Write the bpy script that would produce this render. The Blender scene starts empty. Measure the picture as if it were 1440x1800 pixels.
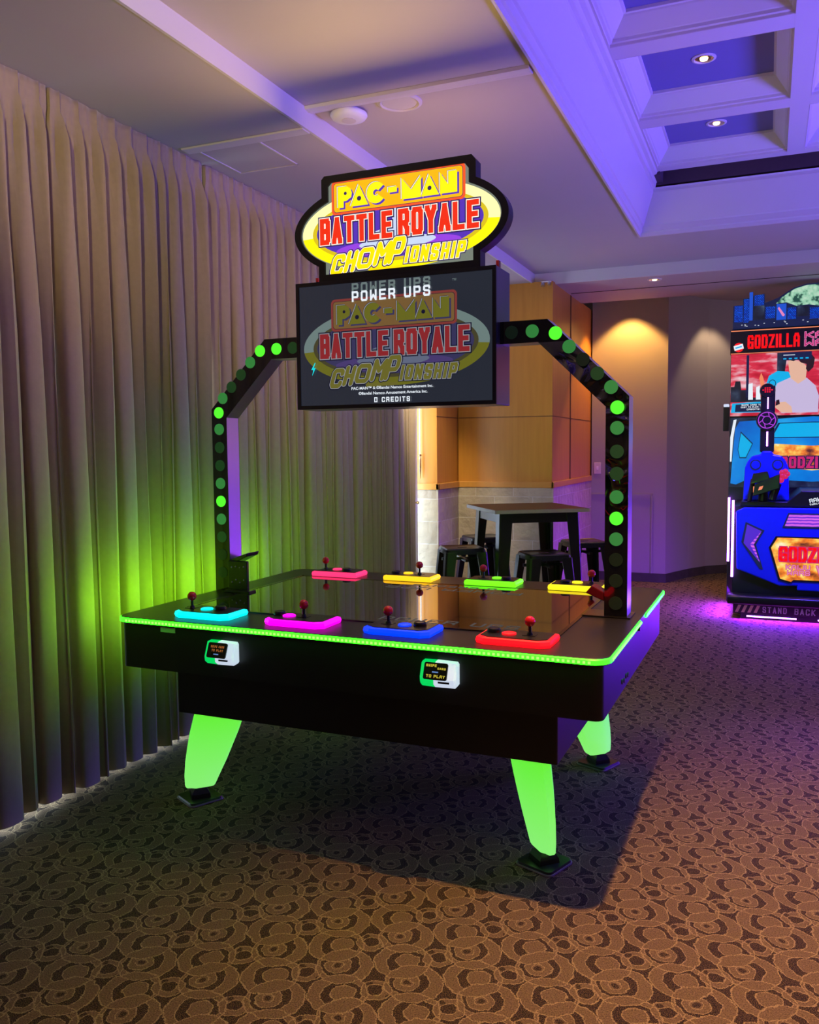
import bpy, bmesh, math, random
from mathutils import Vector, Matrix
random.seed(7)
S = bpy.context.scene
COL = S.collection
PI = math.pi

# ------------------------------------------------------------------ camera
CAM_H = 1.45
F_PX, YAW, PITCH, ROLL = 1499.3, math.radians(22.812), math.radians(4.286), math.radians(0.502)
fw = Vector((-math.sin(YAW) * math.cos(PITCH), math.cos(YAW) * math.cos(PITCH), -math.sin(PITCH)))
rt = Vector((math.cos(YAW), math.sin(YAW), 0))
dn = fw.cross(rt)
r2 = math.cos(ROLL) * rt + math.sin(ROLL) * dn
d2 = -math.sin(ROLL) * rt + math.cos(ROLL) * dn
cd = bpy.data.cameras.new('camera')
cam = bpy.data.objects.new('camera', cd)
COL.objects.link(cam)
cd.sensor_fit = 'HORIZONTAL'
cd.sensor_width = 36
cd.lens = 36 * F_PX / 1440
cd.clip_start = 0.05
u2 = -d2
b2 = -fw
cam.matrix_world = Matrix(((r2.x, u2.x, b2.x, 0), (r2.y, u2.y, b2.y, 0), (r2.z, u2.z, b2.z, CAM_H), (0, 0, 0, 1)))
S.camera = cam

# ------------------------------------------------------------------ colour management, world, lights
S.view_settings.view_transform = 'Standard'
S.view_settings.look = 'None'
S.view_settings.gamma = 1
S.view_settings.use_curve_mapping = False
S.view_settings.exposure = 0.0
W = bpy.data.worlds.new('world')
S.world = W
W.use_nodes = True
W.node_tree.nodes['Background'].inputs[0].default_value = (0.36, 0.24, 0.29, 1)
W.node_tree.nodes['Background'].inputs[1].default_value = 0.10


def light(name, kind, loc, target, power, col, size=0.1, size_y=None, angle=60, blend=0.5):
    d = bpy.data.lights.new(name, kind)
    d.energy = power
    d.color = col
    if kind == 'AREA':
        d.shape = 'RECTANGLE'
        d.size = size
        d.size_y = size_y or size
    else:
        d.shadow_soft_size = size
    if kind == 'SPOT':
        d.spot_size = math.radians(angle)
        d.spot_blend = blend
    o = bpy.data.objects.new(name, d)
    COL.objects.link(o)
    o.location = loc
    v = Vector(target) - Vector(loc)
    o.rotation_euler = v.to_track_quat('-Z', 'Y').to_euler()
    return o


WARM = (1.0, 0.52, 0.17)
# warm downlights of the coffers (those above and behind the camera are out of the frame)
light('coffer_spot_main', 'SPOT', (-0.40, 2.88, 3.44), (1.7, 1.7, 0), 900, WARM, 0.03, angle=114, blend=1.0)
light('coffer_spot_near', 'SPOT', (-0.35, 0.93, 3.44), (0.3, 0.93, 0), 26, WARM, 0.05, angle=100, blend=0.9)
for yy, pw in ((4.92, 45), (5.90, 40)):
    light('coffer_spot', 'SPOT', (-0.35, yy, 3.44), (-0.35, yy, 0), pw, WARM, 0.05, angle=90, blend=0.9)
# wall washers in the far ceiling
light('wall_spot', 'SPOT', (-1.36, 9.06, 3.02), (-1.36, 9.12, 0), 115, (1.0, 0.50, 0.10), 0.03, angle=94, blend=0.35)
light('wall_spot', 'SPOT', (-0.45, 9.92, 3.02), (-0.45, 9.95, 0), 32, (1.0, 0.72, 0.42), 0.03, angle=84, blend=0.4)
light('curtain_fill', 'SPOT', (-1.25, 0.75, 2.88), (-2.75, 3.5, 3.1), 100, (1.0, 0.86, 0.34), 0.05, angle=60, blend=1.0)  # added unseen spot that brightens the upper curtains
light('hall_fill', 'AREA', (3.6, 8.3, 2.2), (-0.3, 10.1, 1.7), 24, (0.66, 0.60, 1.0), 1.2, 1.0)  # added fill light for the far walls, no fixture there
light('soffit_spot', 'SPOT', (-0.95, 7.82, 2.88), (-0.95, 7.82, 0), 30, WARM, 0.03, angle=80, blend=0.8)
light('panel_fill', 'SPOT', (-1.35, 6.3, 2.97), (-1.9, 7.5, 1.5), 13, (1.0, 0.66, 0.34), 0.04, angle=90, blend=0.8)  # added unseen spot to warm the wood panelling
light('alcove_fill', 'SPOT', (-2.35, 5.9, 2.88), (-2.80, 7.0, 1.1), 230, (1.0, 0.84, 0.56), 0.04, angle=44, blend=0.9)  # added unseen spot, stands in for daylight on the column
# violet wash of the arcade hall to the right of the frame
vw = light('violet_wash', 'AREA', (4.4, 4.2, 0.9), (2.5, 4.3, 2.95), 300, (0.15, 0.10, 1.0), 3.4, 1.2)
vw.data.spread = math.radians(92)
vb = light('violet_wash_back', 'AREA', (1.0, 5.2, 0.5), (-0.5, 3.7, 0.30), 10, (0.13, 0.015, 1.0), 0.6, 0.4)
vb.data.spread = math.radians(76)
light('red_wash', 'AREA', (2.6, 9.2, 1.4), (-0.9, 9.6, 0.9), 6, (1.0, 0.16, 0.35), 0.6, 0.6)
# added spot without a visible source: blue light on the far cabinet's front
light('cabinet_blue', 'SPOT', (0.35, 6.2, 2.85), (0.35, 7.7, 0.75), 360, (0.10, 0.05, 1.0), 0.1, angle=60, blend=0.8)


# ------------------------------------------------------------------ materials
def new_mat(name):
    m = bpy.data.materials.new(name)
    m.use_nodes = True
    nt = m.node_tree
    b = nt.nodes['Principled BSDF']
    return m, nt, b


def node(nt, t, **kw):
    n = nt.nodes.new(t)
    for k, v in kw.items():
        setattr(n, k, v)
    return n


def P(name, col, rough=0.5, metal=0.0, spec=0.5, var=0.0, scale=30, bump=0.0, coat=0.0):
    m, nt, b = new_mat(name)
    b.inputs['Roughness'].default_value = rough
    b.inputs['Metallic'].default_value = metal
    b.inputs['Specular IOR Level'].default_value = spec
    b.inputs['Coat Weight'].default_value = coat
    b.inputs['Base Color'].default_value = (*col, 1)
    if var or bump:
        tc = node(nt, 'ShaderNodeTexCoord')
        nz = node(nt, 'ShaderNodeTexNoise')
        nz.inputs['Scale'].default_value = scale
        nz.inputs['Detail'].default_value = 5
        nt.links.new(tc.outputs['Object'], nz.inputs['Vector'])
        if var:
            mx = node(nt, 'ShaderNodeMix', data_type='RGBA')
            mx.inputs[6].default_value = (*[c * (1 - var) for c in col], 1)
            mx.inputs[7].default_value = (*[min(1, c * (1 + var)) for c in col], 1)
            nt.links.new(nz.outputs['Fac'], mx.inputs[0])
            nt.links.new(mx.outputs[2], b.inputs['Base Color'])
        if bump:
            bp = node(nt, 'ShaderNodeBump')
            bp.inputs['Strength'].default_value = bump
            bp.inputs['Distance'].default_value = 0.01
            nt.links.new(nz.outputs['Fac'], bp.inputs['Height'])
            nt.links.new(bp.outputs['Normal'], b.inputs['Normal'])
    return m


def E(name, col, s=1.0, base=(0.02, 0.02, 0.02), rough=0.4):
    m, nt, b = new_mat(name)
    b.inputs['Base Color'].default_value = (*base, 1)
    b.inputs['Roughness'].default_value = rough
    b.inputs['Emission Color'].default_value = (*col, 1)
    b.inputs['Emission Strength'].default_value = s
    return m


def srgb(r, g, b):
    f = lambda c: (c / 255 / 12.92) if c <= 10 else ((c / 255 + 0.055) / 1.055) ** 2.4
    return (f(r), f(g), f(b))


class G:
    """small node-graph helper"""

    def __init__(s, nt):
        s.nt = nt

    def m(s, op, a, b=None, c=None):
        n = s.nt.nodes.new('ShaderNodeMath')
        n.operation = op
        for i, v in enumerate((a, b, c)):
            if v is None:
                continue
            if isinstance(v, (int, float)):
                n.inputs[i].default_value = v
            else:
                s.nt.links.new(v, n.inputs[i])
        return n.outputs[0]

    def mix(s, f, a, b):
        n = s.nt.nodes.new('ShaderNodeMix')
        n.data_type = 'RGBA'
        for i, v in ((0, f), (6, a), (7, b)):
            if isinstance(v, (int, float)):
                n.inputs[i].default_value = v
            elif isinstance(v, tuple):
                n.inputs[i].default_value = (*v, 1)
            else:
                s.nt.links.new(v, n.inputs[i])
        return n.outputs[2]


def carpet_mat():
    m, nt, b = new_mat('carpet_swirl')
    g = G(nt)
    tc = node(nt, 'ShaderNodeTexCoord')
    nz = node(nt, 'ShaderNodeTexNoise')
    nz.inputs['Scale'].default_value = 34
    nz.inputs['Detail'].default_value = 4
    nt.links.new(tc.outputs['Object'], nz.inputs['Vector'])
    sp = node(nt, 'ShaderNodeSeparateXYZ')
    nt.links.new(tc.outputs['Object'], sp.inputs[0])
    sn = node(nt, 'ShaderNodeSeparateXYZ')
    nt.links.new(nz.outputs['Color'], sn.inputs[0])
    X = g.m('MULTIPLY_ADD', g.m('SUBTRACT', sn.outputs[0], 0.5), 0.024, sp.outputs[0])
    Y = g.m('MULTIPLY_ADD', g.m('SUBTRACT', sn.outputs[1], 0.5), 0.024, sp.outputs[1])
    PX, PY = 0.21, 0.1975
    dark = (0.016, 0.009, 0.008)
    dots = node(nt, 'ShaderNodeTexNoise')
    dots.inputs['Scale'].default_value = 420
    dots.inputs['Detail'].default_value = 1
    nt.links.new(tc.outputs['Object'], dots.inputs['Vector'])
    spk = g.m('GREATER_THAN', dots.outputs['Fac'], 0.56)
    darkc = g.mix(spk, dark, (0.13, 0.080, 0.036))
    fine = node(nt, 'ShaderNodeTexNoise')
    fine.inputs['Scale'].default_value = 260
    nt.links.new(tc.outputs['Object'], fine.inputs['Vector'])
    knit = node(nt, 'ShaderNodeMapRange')
    knit.inputs[1].default_value = 0.30
    knit.inputs[2].default_value = 0.70
    nt.links.new(fine.outputs['Fac'], knit.inputs[0])
    taupe = g.mix(knit.outputs[0], (0.060, 0.038, 0.021), (0.200, 0.130, 0.072))
    line = g.mix(knit.outputs[0], (0.16, 0.108, 0.055), (0.34, 0.24, 0.125))

    def local(cx, cy):
        yy = g.m('SUBTRACT', Y, cy)
        row = g.m('ROUND', g.m('DIVIDE', yy, PY))
        ly = g.m('SUBTRACT', yy, g.m('MULTIPLY', row, PY))
        xx = g.m('SUBTRACT', g.m('SUBTRACT', X, cx), g.m('MULTIPLY', row, 0.105))
        lx = g.m('SUBTRACT', xx, g.m('MULTIPLY', g.m('ROUND', g.m('DIVIDE', xx, PX)), PX))
        return lx, ly

    def dist(l, ox=0.0, oy=0.0):
        dx = g.m('SUBTRACT', l[0], ox)
        dy = g.m('SUBTRACT', l[1], oy)
        return g.m('SQRT', g.m('ADD', g.m('MULTIPLY', dx, dx), g.m('MULTIPLY', dy, dy)))

    inside = lambda d, r: g.m('LESS_THAN', d, r)
    rag = g.m('MULTIPLY_ADD', fine.outputs['Fac'], 3.2, -0.75)
    rim = lambda d, r, w: g.m('LESS_THAN', g.m('ABSOLUTE', g.m('SUBTRACT', d, r)), g.m('MULTIPLY', rag, w))
    OR = lambda *q: q[0] if len(q) == 1 else g.m('MAXIMUM', q[0], OR(*q[1:]))
    AND = lambda p_, q_: g.m('MULTIPLY', p_, q_)
    NOT = lambda p_: g.m('SUBTRACT', 1.0, p_)
    la, lb, ls = local(0.019, 1.926), local(0.191, 2.041), local(0.107, 1.977)
    RO = 0.080
    dA, dB, dS = dist(la), dist(lb), dist(ls)
    oA, oB, oS = inside(dA, RO), inside(dB, RO), inside(dS, .042)
    kA, kB = dist(la, 0.012, 0.0), dist(lb, -0.014, 0.002)
    iA, iB = dist(la, 0.014, 0.006), dist(lb, -0.018, -0.004)
    fA, fB, fS = AND(NOT(oB), NOT(oS)), AND(NOT(oA), NOT(oS)), NOT(OR(oA, oB))
    taup = OR(oA, oB, oS)
    drk = OR(AND(AND(inside(kA, .056), g.m('GREATER_THAN', iA, .033)), fA), AND(AND(inside(kB, .056), g.m('GREATER_THAN', iB, .036)), fB),
             inside(dS, .021), AND(inside(iB, .010), fB), inside(dist(la, 0.062, 0.070), .009), inside(dist(lb, 0.058, -0.064), .010), inside(dist(la, -0.080, 0.036), .008))
    lin = OR(rim(dA, RO, .0022), rim(dB, RO, .0022), rim(dS, .042, .0020), rim(dS, .023, .0016),
             AND(OR(rim(kA, .057, .0018), rim(iA, .033, .0018)), fA), AND(OR(rim(kB, .057, .0018), rim(iB, .036, .0018), rim(iB, .017, .0016)), fB))
    cur = g.mix(taup, darkc, taupe)
    cur = g.mix(drk, cur, darkc)
    cur = g.mix(lin, cur, line)
    nt.links.new(cur, b.inputs['Base Color'])
    b.inputs['Roughness'].default_value = 0.9
    b.inputs['Specular IOR Level'].default_value = 0.15
    bp = node(nt, 'ShaderNodeBump')
    bp.inputs['Strength'].default_value = 0.35
    bp.inputs['Distance'].default_value = 0.004
    nt.links.new(fine.outputs['Fac'], bp.inputs['Height'])
    nt.links.new(bp.outputs['Normal'], b.inputs['Normal'])
    return m


def wood_mat(name, c1, c2, rough=0.35):
    m, nt, b = new_mat(name)
    tc = node(nt, 'ShaderNodeTexCoord')
    mp = node(nt, 'ShaderNodeMapping')
    mp.inputs['Scale'].default_value = (9, 9, 0.7)
    nz = node(nt, 'ShaderNodeTexNoise')
    nz.inputs['Scale'].default_value = 3
    nz.inputs['Detail'].default_value = 6
    nt.links.new(tc.outputs['Object'], mp.inputs[0])
    nt.links.new(mp.outputs[0], nz.inputs['Vector'])
    g = G(nt)
    nt.links.new(g.mix(nz.outputs['Fac'], c1, c2), b.inputs['Base Color'])
    b.inputs['Roughness'].default_value = rough
    return m


def stone_mat():
    m, nt, b = new_mat('split_stone')
    g = G(nt)
    tc = node(nt, 'ShaderNodeTexCoord')
    sp = node(nt, 'ShaderNodeSeparateXYZ')
    nt.links.new(tc.outputs['Object'], sp.inputs[0])
    cb = node(nt, 'ShaderNodeCombineXYZ')
    nt.links.new(g.m('ADD', sp.outputs[0], sp.outputs[1]), cb.inputs[0])
    nt.links.new(sp.outputs[2], cb.inputs[1])
    br = node(nt, 'ShaderNodeTexBrick')
    br.inputs['Scale'].default_value = 1
    br.inputs['Brick Width'].default_value = 0.36
    br.inputs['Row Height'].default_value = 0.2
    br.inputs['Mortar Size'].default_value = 0.004
    br.inputs['Color1'].default_value = (0.56, 0.47, 0.33, 1)
    br.inputs['Color2'].default_value = (0.40, 0.33, 0.24, 1)
    br.inputs['Mortar'].default_value = (0.62, 0.56, 0.48, 1)
    nt.links.new(cb.outputs[0], br.inputs['Vector'])
    nz = node(nt, 'ShaderNodeTexNoise')
    nz.inputs['Scale'].default_value = 14
    nz.inputs['Detail'].default_value = 8
    nt.links.new(tc.outputs['Object'], nz.inputs['Vector'])
    nt.links.new(g.mix(g.m('MULTIPLY', nz.outputs['Fac'], 0.55), br.outputs['Color'], (0.22, 0.17, 0.13)), b.inputs['Base Color'])
    bp = node(nt, 'ShaderNodeBump')
    bp.inputs['Strength'].default_value = 0.9
    bp.inputs['Distance'].default_value = 0.02
    nt.links.new(g.m('SUBTRACT', nz.outputs['Fac'], g.m('MULTIPLY', br.outputs['Fac'], 0.4)), bp.inputs['Height'])
    nt.links.new(bp.outputs['Normal'], b.inputs['Normal'])
    b.inputs['Roughness'].default_value = 0.7
    return m


def noise_emit(name, stops, scale, strength, detail=4, stretch=(1, 1, 1)):
    m, nt, b = new_mat(name)
    tc = node(nt, 'ShaderNodeTexCoord')
    mp = node(nt, 'ShaderNodeMapping')
    mp.inputs['Scale'].default_value = stretch
    nz = node(nt, 'ShaderNodeTexNoise')
    nz.inputs['Scale'].default_value = scale
    nz.inputs['Detail'].default_value = detail
    cr = node(nt, 'ShaderNodeValToRGB')
    els = cr.color_ramp.elements
    els[0].position, els[0].color = stops[0][0], (*stops[0][1], 1)
    els[1].position, els[1].color = stops[-1][0], (*stops[-1][1], 1)
    for p_, c_ in stops[1:-1]:
        e = els.new(p_)
        e.color = (*c_, 1)
    nt.links.new(tc.outputs['Object'], mp.inputs[0])
    nt.links.new(mp.outputs[0], nz.inputs['Vector'])
    nt.links.new(nz.outputs['Fac'], cr.inputs[0])
    nt.links.new(cr.outputs[0], b.inputs['Emission Color'])
    b.inputs['Emission Strength'].default_value = strength
    b.inputs['Base Color'].default_value = (0.02, 0.02, 0.02, 1)
    b.inputs['Roughness'].default_value = 0.3
    return m


def grad_emit(name, bot, top, z0, z1, s=1.0):
    """backlit plastic whose lamp sits at one end (object Z)"""
    m, nt, b = new_mat(name)
    g = G(nt)
    tc = node(nt, 'ShaderNodeTexCoord')
    sp = node(nt, 'ShaderNodeSeparateXYZ')
    nt.links.new(tc.outputs['Object'], sp.inputs[0])
    f = node(nt, 'ShaderNodeMapRange')
    f.inputs[1].default_value = z0
    f.inputs[2].default_value = z1
    nt.links.new(sp.outputs[2], f.inputs[0])
    nt.links.new(g.mix(f.outputs[0], bot, top), b.inputs['Emission Color'])
    b.inputs['Emission Strength'].default_value = s
    b.inputs['Base Color'].default_value = (0.3, 0.5, 0.3, 1)
    return m


M = {}
M['carpet'] = carpet_mat()
M['ceiling'] = P('ceiling_paint', (0.50, 0.44, 0.40), 0.55, var=0.03, scale=3, spec=0.3)
M['trim'] = P('trim_paint', (0.66, 0.60, 0.56), 0.4, var=0.02, scale=5)
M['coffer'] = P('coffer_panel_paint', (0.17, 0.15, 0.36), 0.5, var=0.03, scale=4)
M['slot'] = P('slot_shade', (0.07, 0.04, 0.05), 0.8, var=0.1)
M['wall'] = P('wall_paint', (0.33, 0.29, 0.27), 0.6, var=0.04, scale=4, bump=0.05)
M['basestone'] = P('dark_base_stone', (0.05, 0.04, 0.035), 0.5, var=0.5, scale=12)
M['wood'] = wood_mat('cherry_panel', (0.44, 0.17, 0.020), (0.60, 0.27, 0.038))
M['woodtrim'] = wood_mat('cherry_trim', (0.50, 0.22, 0.035), (0.62, 0.30, 0.055))
M['groove'] = P('panel_groove', (0.06, 0.02, 0.01), 0.7, var=0.1)
M['stone'] = stone_mat()
M['curtain'] = P('drape_cloth', (0.36, 0.27, 0.165), 0.75, var=0.10, scale=40, spec=0.2, bump=0.06)
M['curtain'].node_tree.nodes['Principled BSDF'].inputs['Sheen Weight'].default_value = 0.4
M['daylight'] = E('daylight_pane', (0.62, 0.80, 1.0), 9.0)
M['jamb'] = P('window_jamb_paint', (0.62, 0.62, 0.60), 0.4, var=0.03)
M['brass'] = P('brass', (0.6, 0.42, 0.18), 0.3, 1.0, var=0.05)
M['black'] = P('black_laminate', (0.010, 0.010, 0.011), 0.42, var=0.15, scale=60, spec=0.4)
M['blacktop'] = P('black_tabletop', (0.016, 0.015, 0.014), 0.35, var=0.15, scale=80)
M['blackgloss'] = P('black_gloss', (0.008, 0.008, 0.009), 0.06, var=0.1, coat=0.3)
M['blackplastic'] = P('black_plastic', (0.014, 0.014, 0.015), 0.3, var=0.1)
M['metalblack'] = P('black_steel', (0.008, 0.008, 0.010), 0.28, 0.0, 0.45, var=0.1, coat=0.15)
M['chrome'] = P('polished_steel', (0.62, 0.62, 0.66), 0.30, 1.0, var=0.03, scale=8)
M['glass'] = P('screen_glass', (0.012, 0.011, 0.010), 0.04, 0, 0.75, var=0.1, scale=2, coat=0.6)
M['darkmetal'] = P('dark_frame_metal', (0.05, 0.045, 0.04), 0.2, 0.8, var=0.1)
M['tvside'] = P('tv_side_metal', (0.15, 0.14, 0.18), 0.28, 0.9, var=0.05, scale=5)
M['white'] = P('white_plastic', (0.75, 0.73, 0.70), 0.4, var=0.03)
M['offwhite'] = P('speaker_white', (0.62, 0.56, 0.52), 0.5, var=0.03)
M['red'] = P('red_ball', (0.75, 0.015, 0.02), 0.15, var=0.05, coat=0.6)
M['redpegglow'] = P('red_bracket', (0.16, 0.008, 0.010), 0.25, var=0.05)
M['grey'] = P('grey_print', (0.30, 0.28, 0.28), 0.5, var=0.05)
M['greylit'] = P('pale_print', (0.62, 0.60, 0.62), 0.5, var=0.05)
M['tabletop'] = P('bar_top', (0.040, 0.022, 0.014), 0.38, var=0.2, scale=15)
M['tableedge'] = P('bar_top_edge', (0.30, 0.26, 0.22), 0.4, var=0.1)
M['blue'] = P('blue_plastic', (0.01, 0.03, 0.95), 0.3, var=0.05)
M['yellowstripe'] = P('hazard_stripe', (0.75, 0.62, 0.36), 0.5, var=0.1)
LEDG = (0.014, 1.0, 0.004)
M['led'] = E('led_green', LEDG, 9)
M['bead'] = E('led_bead', (0.055, 1.0, 0.02), 10)
M['leg'] = grad_emit('lit_leg', srgb(135, 238, 115), srgb(92, 240, 38), 0.05, 0.40, 1.0)
M['leg'].node_tree.nodes['Principled BSDF'].inputs['Roughness'].default_value = 0.35
for nm, c, s in (('cyan', (0.0, 0.85, 0.80), 1.0), ('magenta', (1.0, 0.0, 0.78), 1.1), ('royal', (0.0, 0.035, 1.0), 1.1), ('scarlet', (1.0, 0.004, 0.01), 1.1),
                 ('pink', (1.0, 0.03, 0.14), 1.0), ('amber', (1.0, 0.52, 0.01), 1.0), ('lime', (0.16, 1.0, 0.01), 1.0), ('lemon', (1.0, 0.78, 0.01), 1.0)):
    M[nm] = E('lit_' + nm, c, s * 1.6)
for k, s, bc in (('dot3', 1.0, .03), ('dot2', 0.26, .03), ('dot1', 0.045, .03), ('dot0', 0.008, .02)):
    M[k] = E('led_lens_' + k, (0.10, 1.0, 0.03) if k == 'dot3' else (0.10, 0.75, 0.14), s, base=(bc, bc * 1.2, bc * 1.1))
M['readerwhite'] = E('reader_white', srgb(205, 220, 240), 0.9, base=(0.6, 0.6, 0.6))
M['readergreen'] = E('reader_green', (0.0, 0.75, 0.12), 0.9)
M['screenblack'] = P('small_screen', (0.01, 0.012, 0.01), 0.1, var=0.1)
M['yellowtext'] = E('yellow_text', (0.75, 0.62, 0.05), 0.7)
M['bluetext'] = E('blue_text', (0.2, 0.4, 0.9), 0.6)
M['orangetext'] = E('orange_text', (0.8, 0.25, 0.05), 0.35)
M['whitelit'] = E('white_lit', (0.85, 0.92, 1.0), 0.95)
M['faint'] = E('faint_text', (0.5, 0.5, 0.48), 0.09)
M['ghost'] = E('ghost_text', (0.45, 0.6, 0.6), 0.30)
M['tv'] = E('tv_backlight', srgb(43, 47, 58), 0.8, base=(0.004, 0.004, 0.005), rough=0.05)
M['lampwarm'] = E('lamp_glow', (1.0, 0.75, 0.42), 3.0)
M['reflector'] = P('lamp_reflector', (0.8, 0.6, 0.35), 0.15, 1.0, var=0.05)


# ------------------------------------------------------------------ geometry helpers
def tag(o, label=None, cat=None, group=None, kind=None):
    for k, v in (('label', label), ('category', cat), ('group', group), ('kind', kind)):
        if v:
            o[k] = v
    return o


def thing(name, label, cat, loc=(0, 0, 0), rz=0.0, group=None):
    o = bpy.data.objects.new(name, None)
    o.empty_display_size = 0.1
    COL.objects.link(o)
    o.location = loc
    o.rotation_euler = (0, 0, rz)
    return tag(o, label, cat, group)


class MB:
    def __init__(s, off=(0, 0, 0)):
        s.b = bmesh.new()
        s.o = Vector(off)

    def face(s, pts, mi=0):
        vs = [s.b.verts.new(Vector(p) - s.o) for p in pts]
        try:
            f = s.b.faces.new(vs)
            f.material_index = mi
        except ValueError:
            pass
        return s

    def box(s, x0, x1, y0, y1, z0, z1, mi=0):
        p = [(x0, y0, z0), (x1, y0, z0), (x1, y1, z0), (x0, y1, z0), (x0, y0, z1), (x1, y0, z1), (x1, y1, z1), (x0, y1, z1)]
        return s.hull8(p, mi)

    def hull8(s, p, mi=0):
        vs = [s.b.verts.new(Vector(q) - s.o) for q in p]
        for f in ((3, 2, 1, 0), (4, 5, 6, 7), (0, 1, 5, 4), (1, 2, 6, 5), (2, 3, 7, 6), (3, 0, 4, 7)):
            s.b.faces.new([vs[i] for i in f]).material_index = mi
        return s

    def loops(s, rings, mi=0, cap=True, closed=True):
        vr = [[s.b.verts.new(Vector(p) - s.o) for p in r] for r in rings]
        n = len(vr[0])
        for a, b in zip(vr, vr[1:]):
            for i in range(n if closed else n - 1):
                j = (i + 1) % n
                s.b.faces.new((a[i], a[j], b[j], b[i])).material_index = mi
        if cap:
            s.b.faces.new(vr[0][::-1]).material_index = mi
            s.b.faces.new(vr[-1]).material_index = mi
        return s

    def prism(s, poly, axis, d0, d1, mi=0):
        def pt(a, b, d):
            return {'x': (d, a, b), 'y': (a, d, b), 'z': (a, b, d)}[axis]
        return s.loops([[pt(a, b, d0) for a, b in poly], [pt(a, b, d1) for a, b in poly]], mi)

    def frustum(s, p0, p1, r0, r1, n=16, mi=0):
        p0, p1 = Vector(p0), Vector(p1)
        q = (p1 - p0).to_track_quat('Z', 'Y')
        r = []
        for p, rr in ((p0, r0), (p1, r1)):
            r.append([p + q @ Vector((rr * math.cos(2 * PI * i / n), rr * math.sin(2 * PI * i / n), 0)) for i in range(n)])
        return s.loops(r, mi)

    def lathe(s, prof, c, n=32, mi=0, up=1):
        rings = []
        for r, z in prof:
            rings.append([(c[0] + r * math.cos(2 * PI * i / n), c[1] + r * math.sin(2 * PI * i / n), c[2] + up * z) for i in range(n)])
        return s.loops(rings, mi)

    def ball(s, c, r, n=16, mi=0):
        return s.lathe([(max(1e-4, r * math.sin(PI * k / 10)), -r * math.cos(PI * k / 10)) for k in range(11)], c, n, mi)

    def build(s, name, mats, parent=None, smooth=None, bevel=0.0, seg=2):
        me = bpy.data.meshes.new(name)
        bmesh.ops.recalc_face_normals(s.b, faces=s.b.faces)
        s.b.to_mesh(me)
        s.b.free()
        if not isinstance(mats, (list, tuple)):
            mats = [mats]
        for m in mats:
            me.materials.append(m)
        o = bpy.data.objects.new(name, me)
        COL.objects.link(o)
        if parent:
            o.parent = parent
        if smooth is not None:
            for p in me.polygons:
                p.use_smooth = True
            me.set_sharp_from_angle(angle=math.radians(smooth))
        if bevel:
            md = o.modifiers.new('bevel', 'BEVEL')
            md.width = bevel
            md.segments = seg
            md.limit_method = 'ANGLE'
        return o


def rrect(x0, x1, y0, y1, r, n=6):
    out = []
    for cx, cy, a0 in ((x1 - r, y0 + r, -PI / 2), (x1 - r, y1 - r, 0), (x0 + r, y1 - r, PI / 2), (x0 + r, y0 + r, PI)):
        for i in range(n + 1):
            a = a0 + PI / 2 * i / n
            out.append((cx + r * math.cos(a), cy + r * math.sin(a)))
    return out


# ---- stroke lettering: each letter is a set of polylines in a unit box
SF = {
    'A': [[(0, 0), (0, .72), (.28, 1), (.72, 1), (1, .72), (1, 0)], [(0, .42), (1, .42)]],
    'B': [[(0, 0), (0, 1), (.85, 1), (1, .88), (1, .64), (.85, .52), (0, .52)], [(.85, .52), (1, .4), (1, .12), (.85, 0), (0, 0)]],
    'C': [[(1, .78), (1, .9), (.85, 1), (.15, 1), (0, .85), (0, .15), (.15, 0), (.85, 0), (1, .1), (1, .22)]],
    'D': [[(0, 0), (0, 1), (.75, 1), (1, .8), (1, .2), (.75, 0), (0, 0)]],
    'E': [[(1, 1), (0, 1), (0, 0), (1, 0)], [(0, .5), (.85, .5)]],
    'G': [[(1, .75), (1, .88), (.85, 1), (.15, 1), (0, .85), (0, .15), (.15, 0), (1, 0), (1, .46), (.55, .46)]],
    'H': [[(0, 0), (0, 1)], [(1, 0), (1, 1)], [(0, .5), (1, .5)]],
    'I': [[(.5, 0), (.5, 1)]],
    'J': [[(1, 1), (1, .15), (.85, 0), (.15, 0), (0, .15), (0, .3)]],
    'K': [[(0, 0), (0, 1)], [(1, 1), (.25, .5), (1, 0)], [(0, .5), (.25, .5)]],
    'L': [[(0, 1), (0, 0), (1, 0)]],
    'M': [[(0, 0), (0, 1), (.5, .45), (1, 1), (1, 0)]],
    'N': [[(0, 0), (0, 1), (1, 0), (1, 1)]],
    'O': [[(.15, 0), (0, .15), (0, .85), (.15, 1), (.85, 1), (1, .85), (1, .15), (.85, 0), (.15, 0)]],
    'P': [[(0, 0), (0, 1), (.85, 1), (1, .85), (1, .55), (.85, .42), (0, .42)]],
    'R': [[(0, 0), (0, 1), (.85, 1), (1, .87), (1, .6), (.85, .48), (0, .48)], [(.6, .48), (1, .2), (1, 0)]],
    'S': [[(1, .8), (1, .88), (.85, 1), (.15, 1), (0, .87), (0, .65), (.15, .52), (.85, .48), (1, .36), (1, .13), (.85, 0), (.15, 0), (0, .12), (0, .2)]],
    'T': [[(0, 1), (1, 1)], [(.5, 1), (.5, 0)]],
    'U': [[(0, 1), (0, .15), (.15, 0), (.85, 0), (1, .15), (1, 1)]],
    'V': [[(0, 1), (.5, 0), (1, 1)]],
    'W': [[(0, 1), (0, 0), (.5, .5), (1, 0), (1, 1)]],
    'Y': [[(0, 1), (.5, .48), (1, 1)], [(.5, .48), (.5, 0)]],
    'Z': [[(0, 1), (1, 1), (0, 0), (1, 0)]],
    '0': [[(0, 0), (0, 1), (1, 1), (1, 0), (0, 0)]],
    '1': [[(.3, .8), (.5, 1), (.5, 0)]],
    '-': [[(.1, .5), (.9, .5)]], ':': [[(.5, .2), (.5, .22)], [(.5, .75), (.5, .77)]],
}
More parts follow.
